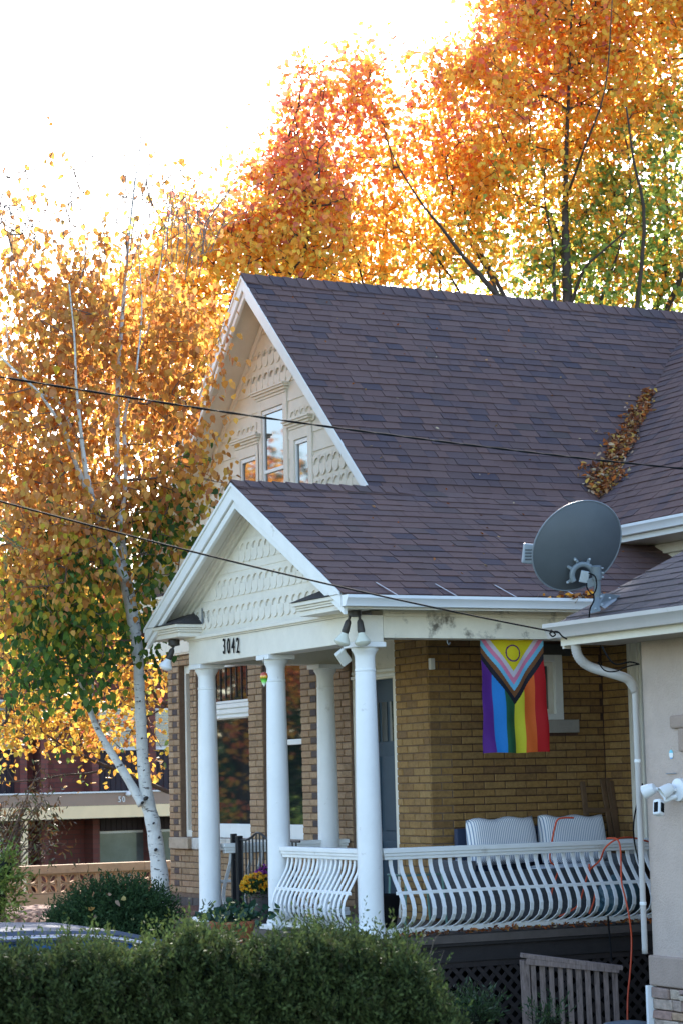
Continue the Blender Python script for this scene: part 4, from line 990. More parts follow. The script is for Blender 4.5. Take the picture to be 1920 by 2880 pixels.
# satellite dish on the neighbour roof
t = thing('satellite_dish', 'grey satellite dish seen from behind on the neighbouring roof edge', 'satellite dish', (.85, -2.7, 2.7))
fwd = Vector(ROT[2]); rgt = Vector(ROT[0]); upv = -Vector(ROT[1])
dc = at(1621, 1535, 17.75)
nrm = (fwd * .93 - rgt * .30 + upv * .20).normalized()       # towards where it looks
mj = (rgt * .80 + upv * .60); mj = (mj - nrm * mj.dot(nrm)).normalized(); mn = nrm.cross(mj).normalized()
b = MB(); vs = []; fs = []; n = 56; rings = 12
A_, B_ = .395, .335
for s, off in ((0, 0), (1, .006)):
    for i in range(rings + 1):
        r_ = i / rings
        for k in range(n):
            a = 2 * math.pi * k / n; vs.append(dc + mj * (A_ * r_ * math.cos(a)) + mn * (B_ * r_ * math.sin(a)) + nrm * (.085 * (r_ * r_ - 1) + off + (.012 if i == rings and s == 1 else 0)))
m_ = (rings + 1) * n
for s in (0, 1):
    for i in range(rings):
        for k in range(n): fs.append((s * m_ + i * n + k, s * m_ + i * n + (k + 1) % n, s * m_ + (i + 1) * n + (k + 1) % n, s * m_ + (i + 1) * n + k))
for k in range(n): fs.append((rings * n + k, rings * n + (k + 1) % n, m_ + rings * n + (k + 1) % n, m_ + rings * n + k))
b.face_block(vs, fs); b.build('reflector', GREYM, t, smooth='auto')
b = MB(); b.tube([dc + mj * (A_ * math.cos(a)) + mn * (B_ * math.sin(a)) for a in np.linspace(0, 2 * math.pi, 57)], .0065, 8, False); b.build('rim', mat('dish_rim', (.16, .18, .20), .4), t, smooth=True)
BR = mat('bracket_grey', (.16, .185, .20), .4, .1, 10, .1)
bc = at(1638, 1618, 17.66)
b = MB(); b.tube([bc + (rgt * math.cos(a) + upv * math.sin(a)) * .085 for a in np.linspace(rad(10), rad(215), 20)], .022, 8); b.tube([bc + rgt * -.04 + upv * .10, bc + rgt * -.07 + upv * .14 + fwd * .03], .012, 8)
for a in (rad(68), rad(150), rad(205), rad(20)): b.tube([bc + (rgt * math.cos(a) + upv * math.sin(a)) * .085, bc + (rgt * math.cos(a) + upv * math.sin(a)) * .135 + fwd * .03], [.018, .012], 8)
b.build('mount_ring', BR, t, smooth='auto')
for a in (rad(68), rad(118), rad(205)):
    q = bc + (rgt * math.cos(a) + upv * math.sin(a)) * .135 - fwd * .0; b = MB(); b.lathe([(.009, 0), (.009, .012), (.001, .014)], q, -fwd, 10); b.build('bolt', METAL, t)
b = MB(); b.box(-.035, .035, -.02, .02, -.05, .045); MR = Matrix((rgt, fwd, upv)).transposed(); b.v = [tuple(MR @ Matrix.Rotation(rad(12), 3, 'Y') @ Vector(v) + bc + rgt * .01 - upv * .01) for v in b.v]; b.build('tilt_bracket', METAL, t, bevel=.006)
b = MB(); b.box(-.025, .055, -.02, .02, -.10, -.03); b.v = [tuple(MR @ Matrix.Rotation(rad(-20), 3, 'Y') @ Vector(v) + bc + rgt * .03) for v in b.v]; b.build('tilt_bracket', BR, t, bevel=.006)
m0 = at(1676, 1592, 17.62); m1 = at(1680, 1690, 17.66)
b = MB(); b.tube([m0, m0.lerp(m1, .38)], .036, 16); b.build('mast_clamp', BR, t, smooth='auto')
b = MB(); b.tube([m0.lerp(m1, .36), m1, m1 + Vector((0, 0, -.05))], .026, 16); b.build('mast', BR, t, smooth='auto')
for k in range(3):
    q = m0.lerp(m1, .06 + .13 * k) + rgt * .036; b = MB(); b.lathe([(.008, 0), (.008, .016), (.001, .018)], q, rgt, 8); b.build('bolt', METAL, t)
# foot: folded plate on the shingles
p0 = at(1652, 1728, 17.55); p1 = at(1688, 1718, 17.5); p2 = at(1680, 1672, 17.65); p3 = at(1750, 1675, 17.95); p4 = at(1700, 1712, 17.6); p5 = at(1668, 1690, 17.6)
b = MB(); th = fwd * .012
for poly in ((p0, p1, p2, p5), (p2, at(1702, 1669, 17.7), p3, p4, at(1684, 1702, 17.6))):
    k = len(poly); b.face_block([v for v in poly] + [v + th for v in poly], [tuple(range(k)), tuple(range(2 * k - 1, k - 1, -1))] + [(i, i + k, (i + 1) % k + k, (i + 1) % k) for i in range(k)])
b.build('mast_foot', BR, t, bevel=.003)
for q in ((1672, 1712), (1712, 1682), (1690, 1700), (1657, 1722), (1688, 1678)): b = MB(); b.lathe([(.010, 0), (.010, .01), (.001, .013)], at(*q, 17.56) - fwd * .03, -fwd, 8); b.build('bolt', METAL, t)
b = MB(); b.box(-.045, .045, -.05, .05, -.08, .08); lc = at(1484, 1557, 18.05); b.v = [tuple(MR @ Matrix.Rotation(rad(6), 3, 'Y') @ Vector(v) + lc) for v in b.v]; ln = b.build('receiver', mat('receiver_grey', (.28, .32, .35), .4), t, bevel=.012)
for k in range(4): b = MB(); b.box(-.03, .03, -.056, -.05, -.05 + .025 * k, -.04 + .025 * k); b.v = [tuple(MR @ Vector(v) + lc) for v in b.v]; b.build('receiver_slot', GREYM, ln)
b = MB(); b.tube([lc, lc + rgt * .12 - upv * .14, bc + fwd * .2], .014, 8); b.build('receiver_arm', BR, t)
b = MB(); b.tube(smooth_path([at(1655, 1612, 17.6), at(1672, 1622, 17.5), at(1676, 1650, 17.5), at(1665, 1672, 17.5), at(1650, 1655, 17.55), at(1648, 1640, 17.58)]), .006, 6)
b.tube(smooth_path([at(1668, 1672, 17.5), at(1668, 1690, 17.5), at(1658, 1712, 17.5), at(1655, 1740, 17.55)]), .006, 6); b.build('coax_cable', BLACK, t, smooth=True)

# ================================================================ OVERHEAD CABLES
def cable(label, a, c, r, n=30, twist=True, sag=.15):
    t = thing('overhead_cable', label, 'cable', a); strands = 2 if twist else 1
    for s in range(strands):
        pts = []
        for i in range(n * 8 + 1):
            f = i / (n * 8); p = Vector(a).lerp(Vector(c), f); p.z -= sag * 4 * f * (1 - f)
            if twist: p += (Vector((0, 0, 1)) * math.cos(f * n * 6.28 + s * math.pi) + Vector((.9, -.4, 0)) * math.sin(f * n * 6.28 + s * math.pi)) * r * .8
            pts.append(p)
        b = MB(); b.tube(pts, r, 5); b.build('strand', BLACK, t, smooth=True)
    return t
a = at(-260, 1016, 13.3); c = at(2100, 1335, 17.6); cable('upper black twisted overhead cable crossing the gable and main roof', a, c, .0048, 14, True, .06)
a = at(-260, 1338, 13.3); c = at(1572, 1780, 17.15); cable('lower black overhead cable running to the neighbouring gutter corner', a, c, .0068, 20, False, .05)
b = MB(); b.tube(smooth_path([at(1548, 1772, 17.2), at(1560, 1784, 17.15), at(1552, 1790, 17.15), at(1545, 1780, 17.2), at(1565, 1776, 17.1), at(1580, 1790, 17.1), at(1592, 1797, 17.15)]), .006, 6)
tag(b.build('service_wire', BLACK, smooth=True), 'short coil of black service wire at the gutter corner', 'wire')
b = MB(); b.tube(smooth_path([at(1692, 1818, 17.1), at(1708, 1848, 17.05), at(1730, 1868, 17.05), at(1770, 1862, 17.1), at(1796, 1868, 17.15)]), .006, 6)
tag(b.build('service_wire', BLACK, smooth=True), 'black service wire looped over the downspout elbow', 'wire')
b = MB(); b.tube(smooth_path([at(1680, 1862, 17.3), at(1700, 1886, 17.3), at(1730, 1888, 17.3), at(1765, 1874, 17.25), at(1796, 1868, 17.15)]), .005, 6)
tag(b.build('service_wire', BLACK, smooth=True), 'thin black wire hanging below the downspout elbow', 'wire')

# ================================================================ GROUND
GRASS = mat('lawn', (.05, .07, .025), .95, .4, 1.5, .8, 30); ASPH = mat('asphalt', (.05, .05, .052), .9, .15, 3, .5, 80)
b = MB(); b.box(-150, 200, -80, 300, -1.6, -1.1); b.build('ground', GRASS, kind='structure')
b = MB(); b.box(-5.6, -2.4, -6, 12, -1.1, -1.085); b.build('driveway', CONC, kind='structure')
bm = bmesh.new(); bmesh.ops.create_grid(bm, x_segments=24, y_segments=30, size=1)
for v in bm.verts:
    x = -1.9 + (v.co.x + 1) * 1.75; y = 3.4 + (v.co.y + 1) * 4.5; f = min(1, max(0, (x + 1.9) / 1.2)) * min(1, max(0, (12.2 - y) / 3)); v.co = (x, y, -1.12 + 1.05 * f * f * (3 - 2 * f) + .03 * math.sin(x * 9) * math.sin(y * 7))
me = bpy.data.meshes.new('mulch_bed'); bm.to_mesh(me); bm.free(); link('mulch_bed', me, mat('mulch', (.14, .06, .04), .95, .5, 25, 1, 30), None, (0, 0, 0), True, kind='structure')
b = MB(); b.box(-1.4, -.18, .3, 3.7, -1.1, -.3)
for k in range(3): b.box(-.55 - .3 * k, -.22, 1.95, 3.35, -1.1, -.3 - .22 * k + .0) if False else None
b = MB()
for k in range(3): b.box(-.45 - .28 * k, -.125, 1.98, 3.3, -.30 * (k + 1) - .3, -.30 * (k + 1) + .09 + .0)
tag(b.build('porch_steps', CONC, bevel=.01), 'concrete steps leading up to the porch gate behind the hedge', 'steps')

# ================================================================ LEAFY THINGS
def branch_tree(parent, base_nodes, clusters, material, twig=.004, k=1.25, rmin_show=0.0, lim=None, name='limbs', nseg=5, bias=.35):
    """grow limbs: every cluster point is tied to the nearest limb node nearer the trunk; radii add up like pipes"""
    nodes = [Vector(p) for p, r in base_nodes]; par = [-1] * len(nodes); root = np.array([list(p) for p, _ in base_nodes])
    cl = np.array(clusters); trunk = root
    d0 = np.min(np.linalg.norm(cl[:, None] - trunk[None], axis=2), axis=1); order = np.argsort(d0)
    P = list(trunk); D = [0.0] * len(P)
    for i in order:
        arr = np.array(P); d = np.linalg.norm(arr - cl[i], axis=1) + bias * np.array(D) + .5 * np.maximum(0, arr[:, 2] - cl[i][2]); j = int(np.argmin(d))
        L_ = np.linalg.norm(arr[j] - cl[i]); steps = max(1, int(L_ / .45)); prev = j; R = RNG.normal(size=3) * .08 * L_
        for s in range(1, steps + 1):
            f = s / steps; q = arr[j] * (1 - f) + cl[i] * f + R * math.sin(f * math.pi) + np.array([0, 0, -.06 * L_ * math.sin(f * math.pi)]); P.append(q); par.append(prev); D.append(D[j] + L_ * f); prev = len(P) - 1
    n = len(P); rad_ = np.full(n, 0.0); area = np.zeros(n); ch = [[] for _ in range(n)]
    for i in range(len(trunk), n): ch[par[i]].append(i)
    for i in range(n - 1, len(trunk) - 1, -1):
        area[i] += twig ** 2 if not ch[i] else 0; rad_[i] = math.sqrt(area[i]) ** 1.0; area[par[i]] += area[i] if par[i] >= len(trunk) else 0
    rad_ = np.maximum(rad_, twig * .8)
    V = []; Fc = []; off = 0
    for i in range(len(trunk), n):
        a = np.array(P[par[i]]); c = np.array(P[i]); r1 = rad_[i]; r0 = rad_[par[i]] if par[i] >= len(trunk) else r1 * 1.15; r0 = min(r0, r1 * 1.6)
        d = c - a; l = np.linalg.norm(d) + 1e-9; d /= l; u = np.cross(d, (0.2, .3, 1)); u /= np.linalg.norm(u) + 1e-9; w = np.cross(d, u)
        ang = np.arange(nseg) * 2 * math.pi / nseg; cs = np.outer(np.cos(ang), u) + np.outer(np.sin(ang), w)
        V.append(a + cs * r0); V.append(c + cs * r1); k_ = np.arange(nseg); Fc.append(np.stack([off + k_, off + (k_ + 1) % nseg, off + nseg + (k_ + 1) % nseg, off + nseg + k_], 1)); off += 2 * nseg
    me = fast_mesh(name, np.concatenate(V) - np.array(base_nodes[0][0]), np.concatenate(Fc)); return link(name, me, material, parent, base_nodes[0][0], True, kind='stuff')
def in_blobs(n, blobs, rng, edge=1.0):
    """points in a union of camera-facing ellipsoids given as (px, py, rx, ry, depth, thickness)"""
    out = []; w = np.array([b[2] * b[3] * b[5] for b in blobs], float); w /= w.sum()
    while len(out) < n:
        b = blobs[rng.choice(len(blobs), p=w)]; q = rng.uniform(-1, 1, 3)
        if q @ q > edge: continue
        out.append(tuple(at(b[0] + q[0] * b[2], b[1] + q[1] * b[3], b[4] + q[2] * b[5])))
    return np.array(out)

# --- birch
BARK = mat('birch_bark', (.56, .55, .53), .75, .16, 9, .9, 35)
weather(BARK, (.07, .06, .055), 4.5, .57, .64, streak=(2.0, 2.0, 7)); 
birch = thing('birch_tree', 'white-barked birch with golden leaves growing left of the porch', 'tree', at(455, 2590, 24))
D = 24.05
def path(pts, d=D): return [(at(x, y, d + (0 if len(p_) < 4 else p_[3])), w / 2 / (F / d)) for p_ in pts for x, y, w in (p_[:3],)]
stems = [
 [(462, 2640, 62), (452, 2480, 50), (440, 2380, 44), (430, 2310, 42), (415, 2250, 40), (404, 2150, 34), (400, 2080, 33), (395, 1980, 31), (391, 1880, 30), (384, 1800, 34), (368, 1700, 36), (352, 1620, 33), (346, 1560, 27), (336, 1480, 22), (332, 1400, 20), (330, 1300, 18), (330, 1180, 16), (334, 1060, 14), (341, 940, 12), (352, 800, 10), (366, 640, 7), (385, 480, 4), (405, 330, 2.5)],
 [(402, 2262, 30), (380, 2225, 26), (345, 2165, 24), (300, 2095, 20), (268, 2035, 17), (250, 1985, 15), (236, 1940, 13), (215, 1895, 10), (190, 1850, 7)],
 [(262, 2030, 10), (256, 1980, 8), (262, 1930, 7), (264, 1880, 5)],
 [(352, 1630, 30), (330, 1580, 27), (305, 1515, 24), (285, 1465, 22), (268, 1420, 20), (250, 1360, 17), (240, 1310, 14), (232, 1250, 12), (225, 1180, 9), (215, 1080, 7), (210, 950, 5), (195, 800, 4)],
 [(318, 1560, 22), (295, 1500, 20), (268, 1440, 17), (232, 1350, 15), (205, 1280, 13), (185, 1220, 10), (150, 1160, 9), (110, 1105, 8), (80, 1075, 7), (30, 1030, 6), (-40, 960, 5)],
 [(335, 1480, 20), (350, 1400, 12), (354, 1300, 12), (350, 1200, 11), (360, 1130, 9), (385, 1040, 7), (400, 980, 6), (425, 900, 5), (450, 760, 4), (480, 600, 3), (520, 440, 2)],
 [(232, 1250, 10), (200, 1200, 8), (165, 1130, 7), (90, 1100, 5)],
 [(30, 1030, 5), (20, 900, 4), (35, 700, 3), (20, 500, 2)],
 [(385, 1040, 6), (400, 860, 4), (390, 640, 3), (430, 420, 2)],
 [(210, 950, 5), (230, 780, 3), (255, 600, 2.5), (262, 440, 2)]]
tr_nodes = []
for i, st in enumerate(stems):
    wob = [.35, .35, .3, -.75, -.9, .9, -.3, .2, .6, .3][i]
    pr = []
    for k, (x, y, w) in enumerate(st):
        f = k / max(1, len(st) - 1); d = D - .22 + wob * f; pr.append((at(x, y, d), w / 2 * d / F))
    pts = smooth_path([p for p, r in pr], 4); rs = list(np.interp(np.linspace(0, len(pr) - 1, len(pts)), range(len(pr)), [r for p, r in pr]))
    rs = [r * (1 + .05 * math.sin(j * 1.7 + i)) for j, r in enumerate(rs)]
    b = MB(); b.tube(pts, rs, 14); b.build('trunk' if i == 0 else 'branch', BARK, birch, smooth=True)
    tr_nodes += [(p, r) for p, r in zip(pts, rs) if p.z > 1.2][::2]
for (x, y, w_) in ((408, 2250, 16), (398, 2262, 10), (436, 2395, 11), (446, 2360, 8), (391, 1975, 6), (397, 2080, 6), (388, 1842, 6), (268, 1455, 8), (264, 1430, 7), (272, 1478, 6), (281, 1466, 6), (237, 1320, 6), (229, 1266, 5), (430, 2320, 7), (283, 2090, 6), (305, 2150, 5), (403, 2170, 5)):
    b = MB(); q_ = at(x, y, D - .42); b.lathe([(.001, -.03), (w_ / 2 * D / F, -.02), (w_ / 2.6 * D / F, .03), (.004, .045)], q_ + Vector(ROT[2]) * .12, -Vector(ROT[2]), 9, 1, .75); b.build('knot', mat('bark_knot', (.035, .03, .027), .95, .3, 30, .6, 60), birch, smooth=True)
rng = np.random.default_rng(31)
def ok_birch(p):
    x, y, z = p.T; return ~((x > 1.0) & (z < 6.95)) & ~((y < 4.22) & (x > -.75)) 
blobs = [(140, 900, 230, 220, 23.8, .8), (330, 880, 210, 220, 24, .8), (60, 1200, 200, 260, 23.6, .8), (320, 1180, 260, 250, 24, .8), (480, 1000, 150, 200, 24.2, .8), (120, 1500, 200, 200, 23.5, 1.3), (340, 1480, 200, 170, 23.8, 1.2), (520, 1330, 130, 150, 24.4, .6), (90, 1720, 190, 130, 23.4, 1.2), (290, 1740, 170, 120, 23.6, 1.0), (470, 1500, 110, 120, 24.3, .6), (560, 900, 90, 130, 24.3, .6), (130, 1880, 170, 70, 23.4, .8)]
cl = in_blobs(900, blobs, rng); cl = cl + np.array(ROT[2]) * .15; cl = cl[ok_birch(cl)]
top = np.array([tuple(at(rng.uniform(-20, 580), 660 - 330 * rng.uniform(0, 1) ** 1.6, 24 + rng.normal() * .8)) for _ in range(110)])
b2 = np.concatenate([cl, top]); TW = mat('twig_bark', (.13, .085, .065), .8)
branch_tree(birch, tr_nodes, b2, TW, .0042, name='twigs', nseg=4, bias=.15)
def px_of(P):
    q = (P - CAM) @ ROT.T; return 960 + F * q[:, 0] / q[:, 2], 1440 + F * q[:, 1] / q[:, 2]
n = 17000; ci = rng.choice(len(cl), n); pos = cl[ci] + rng.normal(size=(n, 3)) * np.array([.17, .17, .19]) + np.array([0, 0, -.06])
pos = pos[ok_birch(pos)]
tp = top[rng.choice(len(top), 420)] + rng.normal(size=(420, 3)) * .10 + np.array([0, 0, -.3]) * rng.uniform(0, 1, (420, 1)); pos = np.concatenate([pos, tp]); 
px, py = px_of(pos); keep = (py > 640) | (rng.uniform(size=len(pos)) < .16); pos = pos[keep]; px, py = px[keep], py[keep]; n = len(pos)
GOLD = [(.62, .31, .07), (.56, .25, .055), (.66, .36, .09), (.50, .21, .055), (.68, .41, .08), (.54, .27, .09), (.46, .19, .07)]
GREEN = [(.06, .13, .03), (.09, .17, .03), (.04, .10, .025), (.16, .22, .03)]; YEL = [(.50, .40, .04), (.36, .34, .04), (.55, .38, .04)]
gmix = np.clip((py - 1400 + (px - 300) * .45 + rng.normal(size=n) * 120) / 480, 0, .85); gmix = np.where(py < 1150, gmix * .2, gmix)
sel = (np.sin(pos[:, 0] * 5.1 + 1.3 * np.sin(pos[:, 2] * 4.3)) * np.sin(pos[:, 2] * 4.7 + pos[:, 1] * 3.1) * .5 + .5) * .55 + rng.uniform(size=n) * .45; col = pick(GOLD, n, rng, .25); g_ = pick(GREEN, n, rng, .25); y_ = pick(YEL, n, rng, .2)
col = np.where((sel < gmix)[:, None], g_, np.where((sel < gmix * 1.3 + .03)[:, None], y_, col))
near = np.argsort(np.linalg.norm(pos - CAM, axis=1))[:300]; mask = np.ones(n, bool); mask[near] = False
V, Fc, cc_ = leaf_cloud(pos[mask], .086, col[mask], 1.0, .80, rng)
build_leaves('crown', [(V, Fc, cc_)], LEAF, birch, tuple(at(300, 1200, 24)))
LV, LF, _ = leaf_cloud(np.zeros((1, 3)), .086, np.zeros((1, 3)), 3.0, .80, np.random.default_rng(2))
def leaf_variants(cols):
    out = []
    for c_ in cols:
        me = fast_mesh('leaf', LV, LF, np.repeat(np.array([c_]), 7, 0)); me.materials.append(LEAF); me.polygons.foreach_set('use_smooth', [True] * 6); out.append(me)
    return out
lvG = leaf_variants(GOLD + YEL[:1]); lvN = leaf_variants(GREEN + YEL)
for j in near:
    piece('leaf', random.choice(lvN if col[j][1] > col[j][0] * .75 else lvG), birch, tuple(pos[j]), (1, 1, 1), (random.uniform(-.6, .6), random.uniform(-.6, .6), random.uniform(0, 6.28)))
tw = MB(); tips = []
for k in range(75):
    x0 = rng.uniform(-30, 600); y0 = rng.uniform(560, 800); H_ = rng.uniform(120, 380) * (1.15 - abs(x0 - 330) / 600); dx = rng.uniform(-70, 90) + (x0 - 300) * .12; d_ = 24 + rng.normal() * .7
    pts = smooth_path([at(x0, y0, d_), at(x0 + dx * .2 + rng.normal() * 7, y0 - H_ * .35, d_), at(x0 + dx * .7 + rng.normal() * 12, y0 - H_ * .7, d_), at(x0 + dx * 1.5 + rng.normal() * 16, y0 - H_, d_)], 4); tw.tube(pts, list(np.linspace(.0058, .002, len(pts))), 4); tips += pts[3:]
    for j in (3, 5, 7, 9):
        e = pts[j] + Vector((rng.normal() * .16, rng.normal() * .1, rng.uniform(.08, .28))); tw.tube([pts[j], (pts[j] + e) / 2 + Vector((rng.normal() * .02, 0, .02)), e], [.0036, .0028, .002], 3); tips.append(e)
tw.build('bare_twigs', mat('bare_twig', (.15, .13, .125), .8), birch, kind='stuff')
tips = np.array(tips); q = tips[rng.choice(len(tips), 420)] + rng.normal(size=(420, 3)) * .03; qx, qy = px_of(q); q = q[rng.uniform(size=420) < np.clip((qy - 380) / 500, .06, .6)]
build_leaves('crown', [leaf_cloud(q, .078, pick(GOLD, len(q), rng, .25), .6, .82, rng)], LEAF, birch, tuple(q.mean(0)))
top = np.concatenate([top, tips])
# catkins in the bare top
n = 500; q = top[rng.choice(len(top), n)] + rng.normal(size=(n, 3)) * .12; dd = np.tile(np.array([[0, 0, -1.]]), (n, 1)) + rng.normal(size=(n, 3)) * .35
build_leaves('catkins', [quad_blades(q, dd, .05, .13, pick([(.10, .08, .04), (.16, .12, .05)], n, rng), rng)], LEAF, birch, tuple(at(300, 500, 24)))

# --- big pear trees behind the house
BARK2 = mat('dark_bark', (.055, .042, .036), .9, .25, 8, .8, 30)
ORANGE = [(.82, .39, .07), (.86, .46, .08), (.80, .33, .07), (.88, .52, .08)]; RED = [(.80, .25, .11), (.74, .20, .12), (.82, .31, .10), (.66, .20, .13)]
YG = [(.86, .60, .10), (.80, .64, .12), (.88, .54, .09)]; GR = [(.26, .37, .09), (.36, .46, .10), (.17, .27, .08)]
def pear(label, base, stems, blobs, nclu, nleaf, size, seed, redf, greenf, dens=.42, near_=0, dim=1.0):
    t = thing('pear_tree', label, 'tree', base, 'autumn trees behind the house'); rng = np.random.default_rng(seed); nodes = []
    for i, st in enumerate(stems):
        pr = [(at(x, y, d - near_), w * (.36 if i else .5) * d / F) for x, y, w, d in st]; pts = smooth_path([p for p, r in pr], 4); rs = list(np.interp(np.linspace(0, len(pr) - 1, len(pts)), range(len(pr)), [r for p, r in pr]))
        b = MB(); b.tube(pts, rs, 9); b.build('trunk' if i == 0 else 'branch', BARK2, t, smooth=True); nodes += [(p, r) for p, r in zip(pts, rs)][2::2]
    cl = in_blobs(nclu, blobs, rng); branch_tree(t, nodes, cl, BARK2, .0055, name='twigs', nseg=4, bias=.25)
    cs_ = rng.uniform(.10, dens, len(cl)); ci = rng.choice(len(cl), nleaf); pos = cl[ci] + rng.normal(size=(nleaf, 3)) * cs_[ci][:, None]
    px, py = px_of(pos); k_r = redf(px, py); k_g = greenf(px, py); cu1 = rng.uniform(size=len(cl))[ci]; cu2 = rng.uniform(size=len(cl))[ci]
    u = cu1 * .75 + rng.uniform(size=nleaf) * .25; col = pick(ORANGE + YG, nleaf, rng, .2)
    col = np.where((u < k_r)[:, None], pick(RED + ORANGE[:2], nleaf, rng, .2), col); u2 = cu2 * .6 + rng.uniform(size=nleaf) * .4; col = np.where(((u2 < k_g))[:, None], pick(GR, nleaf, rng, .25), col)
    build_leaves('crown', [leaf_cloud(pos, size, col * dim, .35, .74, rng)], LEAFB, t, tuple(cl.mean(0))); return t
redf = lambda x, y: np.clip(.85 - (y - (420 - (x - 750) * .28)) / 420, 0, .7) * np.clip(1.15 - (x - 700) / 1300, .25, 1)
greenf = lambda x, y: np.clip((y - 330) / 900 + (x - 1400) / 1300, 0, .55)
pear('tall orange and gold tree behind the ridge at the top right', at(1640, 2300, 37), [
  [(1640, 2300, 75, 37), (1625, 1700, 62, 37), (1605, 1200, 50, 37), (1597, 900, 30, 37), (1590, 700, 24, 37), (1588, 560, 17, 37), (1592, 400, 12, 37), (1600, 200, 8, 37), (1610, -100, 5, 37)],
  [(1600, 1300, 40, 37), (1480, 950, 24, 36.6), (1370, 800, 22, 36.3), (1300, 720, 16, 36), (1240, 640, 12, 35.8), (1190, 580, 9, 35.6), (1120, 470, 6, 35.5), (1080, 380, 4, 35.4)],
  [(1480, 980, 22, 36.6), (1420, 840, 18, 37), (1340, 690, 14, 37.4), (1290, 580, 11, 37.6), (1250, 500, 8, 37.7), (1240, 380, 5, 37.8), (1260, 200, 4, 37.8)],
  [(1600, 870, 16, 37), (1640, 760, 12, 36.6), (1690, 710, 9, 36.3), (1760, 650, 6, 36)],
  [(1620, 1500, 45, 37), (1720, 1100, 34, 37.3), (1850, 850, 26, 37.6), (1870, 700, 20, 37.8), (1870, 500, 14, 37.9), (1860, 300, 10, 38), (1850, 50, 6, 38)],
  [(1860, 900, 24, 37.6), (1920, 760, 22, 37.2), (1960, 600, 16, 37), (2000, 300, 9, 36.8)],
  [(1595, 780, 16, 37), (1545, 600, 12, 37.8), (1470, 560, 9, 38), (1450, 400, 6, 38.2), (1430, 150, 4, 38.3)],
  [(1590, 560, 12, 37), (1640, 420, 9, 36), (1700, 250, 6, 35.5), (1720, 0, 4, 35.3)],
  [(1480, 1200, 22, 37), (1440, 1000, 20, 37), (1395, 820, 15, 37), (1330, 700, 10, 37), (1290, 640, 7, 37), (1270, 560, 5, 37)],
  [(1600, 1000, 20, 37), (1560, 850, 14, 37), (1555, 700, 10, 37), (1530, 560, 7, 37), (1535, 420, 4, 37)],
  [(1350, 1000, 14, 37), (1290, 820, 10, 37), (1200, 700, 7, 37), (1110, 640, 5, 37)],
  [(1250, 1000, 12, 37), (1240, 840, 10, 37), (1235, 740, 7, 37), (1250, 620, 4, 37)],
  [(1060, 1000, 14, 37), (1020, 800, 10, 37), (990, 660, 7, 37), (975, 480, 5, 37), (985, 250, 3, 37)],
  [(1660, 1000, 16, 37), (1690, 840, 12, 37), (1740, 700, 8, 37), (1770, 560, 6, 37), (1765, 420, 4, 37)],
  [(1760, 1100, 20, 37), (1810, 650, 14, 36.4), (1780, 450, 10, 36), (1760, 300, 6, 35.8)]],
  [(1330, 330, 200, 210, 36, 1.1), (1500, 560, 260, 240, 37, 1.1), (1560, 180, 230, 280, 37, 1.2), (1780, 120, 260, 330, 37, 1.2), (1830, 520, 240, 330, 37, 1.2), (1250, 620, 220, 220, 36.5, 1.0), (1000, 430, 190, 200, 36, 1.0), (1000, 700, 240, 160, 36.5, 1.0), (1700, 800, 330, 130, 37, 1), (1390, 150, 90, 130, 36, 1), (1230, 200, 80, 100, 36, 1), (1020, 230, 70, 130, 36, 1), (1480, -40, 150, 150, 37, 1.6), (1900, -60, 200, 200, 37, 1.6)],
  2600, 50000, .106, 51, redf, greenf, .26, .75)
redf2 = lambda x, y: np.clip(.95 - (y - 430) / 330, .1, .9) * np.clip((x - 250) / 350, .3, 1)
pear('red-orange tree behind the birch and the gable peak', at(520, 2300, 35), [
  [(520, 2300, 60, 35), (530, 1700, 44, 35), (560, 1200, 32, 35), (640, 900, 18, 35), (690, 760, 12, 35), (740, 600, 9, 35), (790, 450, 7, 35), (840, 300, 5, 35)],
  [(540, 1500, 30, 35), (480, 1100, 18, 35.5), (470, 850, 12, 35.6), (500, 650, 8, 35.8)],
  [(530, 1800, 30, 35), (380, 1300, 18, 36), (250, 1050, 12, 36.3), (180, 800, 8, 36.5)],
  [(560, 1200, 20, 35), (760, 850, 12, 34.6), (860, 700, 9, 34.3), (900, 480, 6, 34.1)]],
  [(560, 640, 130, 110, 35, 1.2), (700, 700, 170, 130, 35, 1.5), (840, 620, 170, 200, 35, 1.5), (850, 420, 90, 150, 35, 1.0), (720, 470, 80, 50, 35, .8), (880, 260, 80, 120, 35, .8), (480, 800, 150, 160, 35.5, 1.2), (330, 1000, 150, 130, 36, .9), (560, 920, 130, 140, 35.5, 1.0), (420, 1150, 180, 150, 36, .9)],
  1150, 16500, .104, 52, redf2, lambda x, y: np.clip((y - 700) / 2500, 0, .12), .24, 0, 1.0)
lowf = lambda x, y: np.clip(.25 - np.abs(x - 300) / 900, .06, .3)
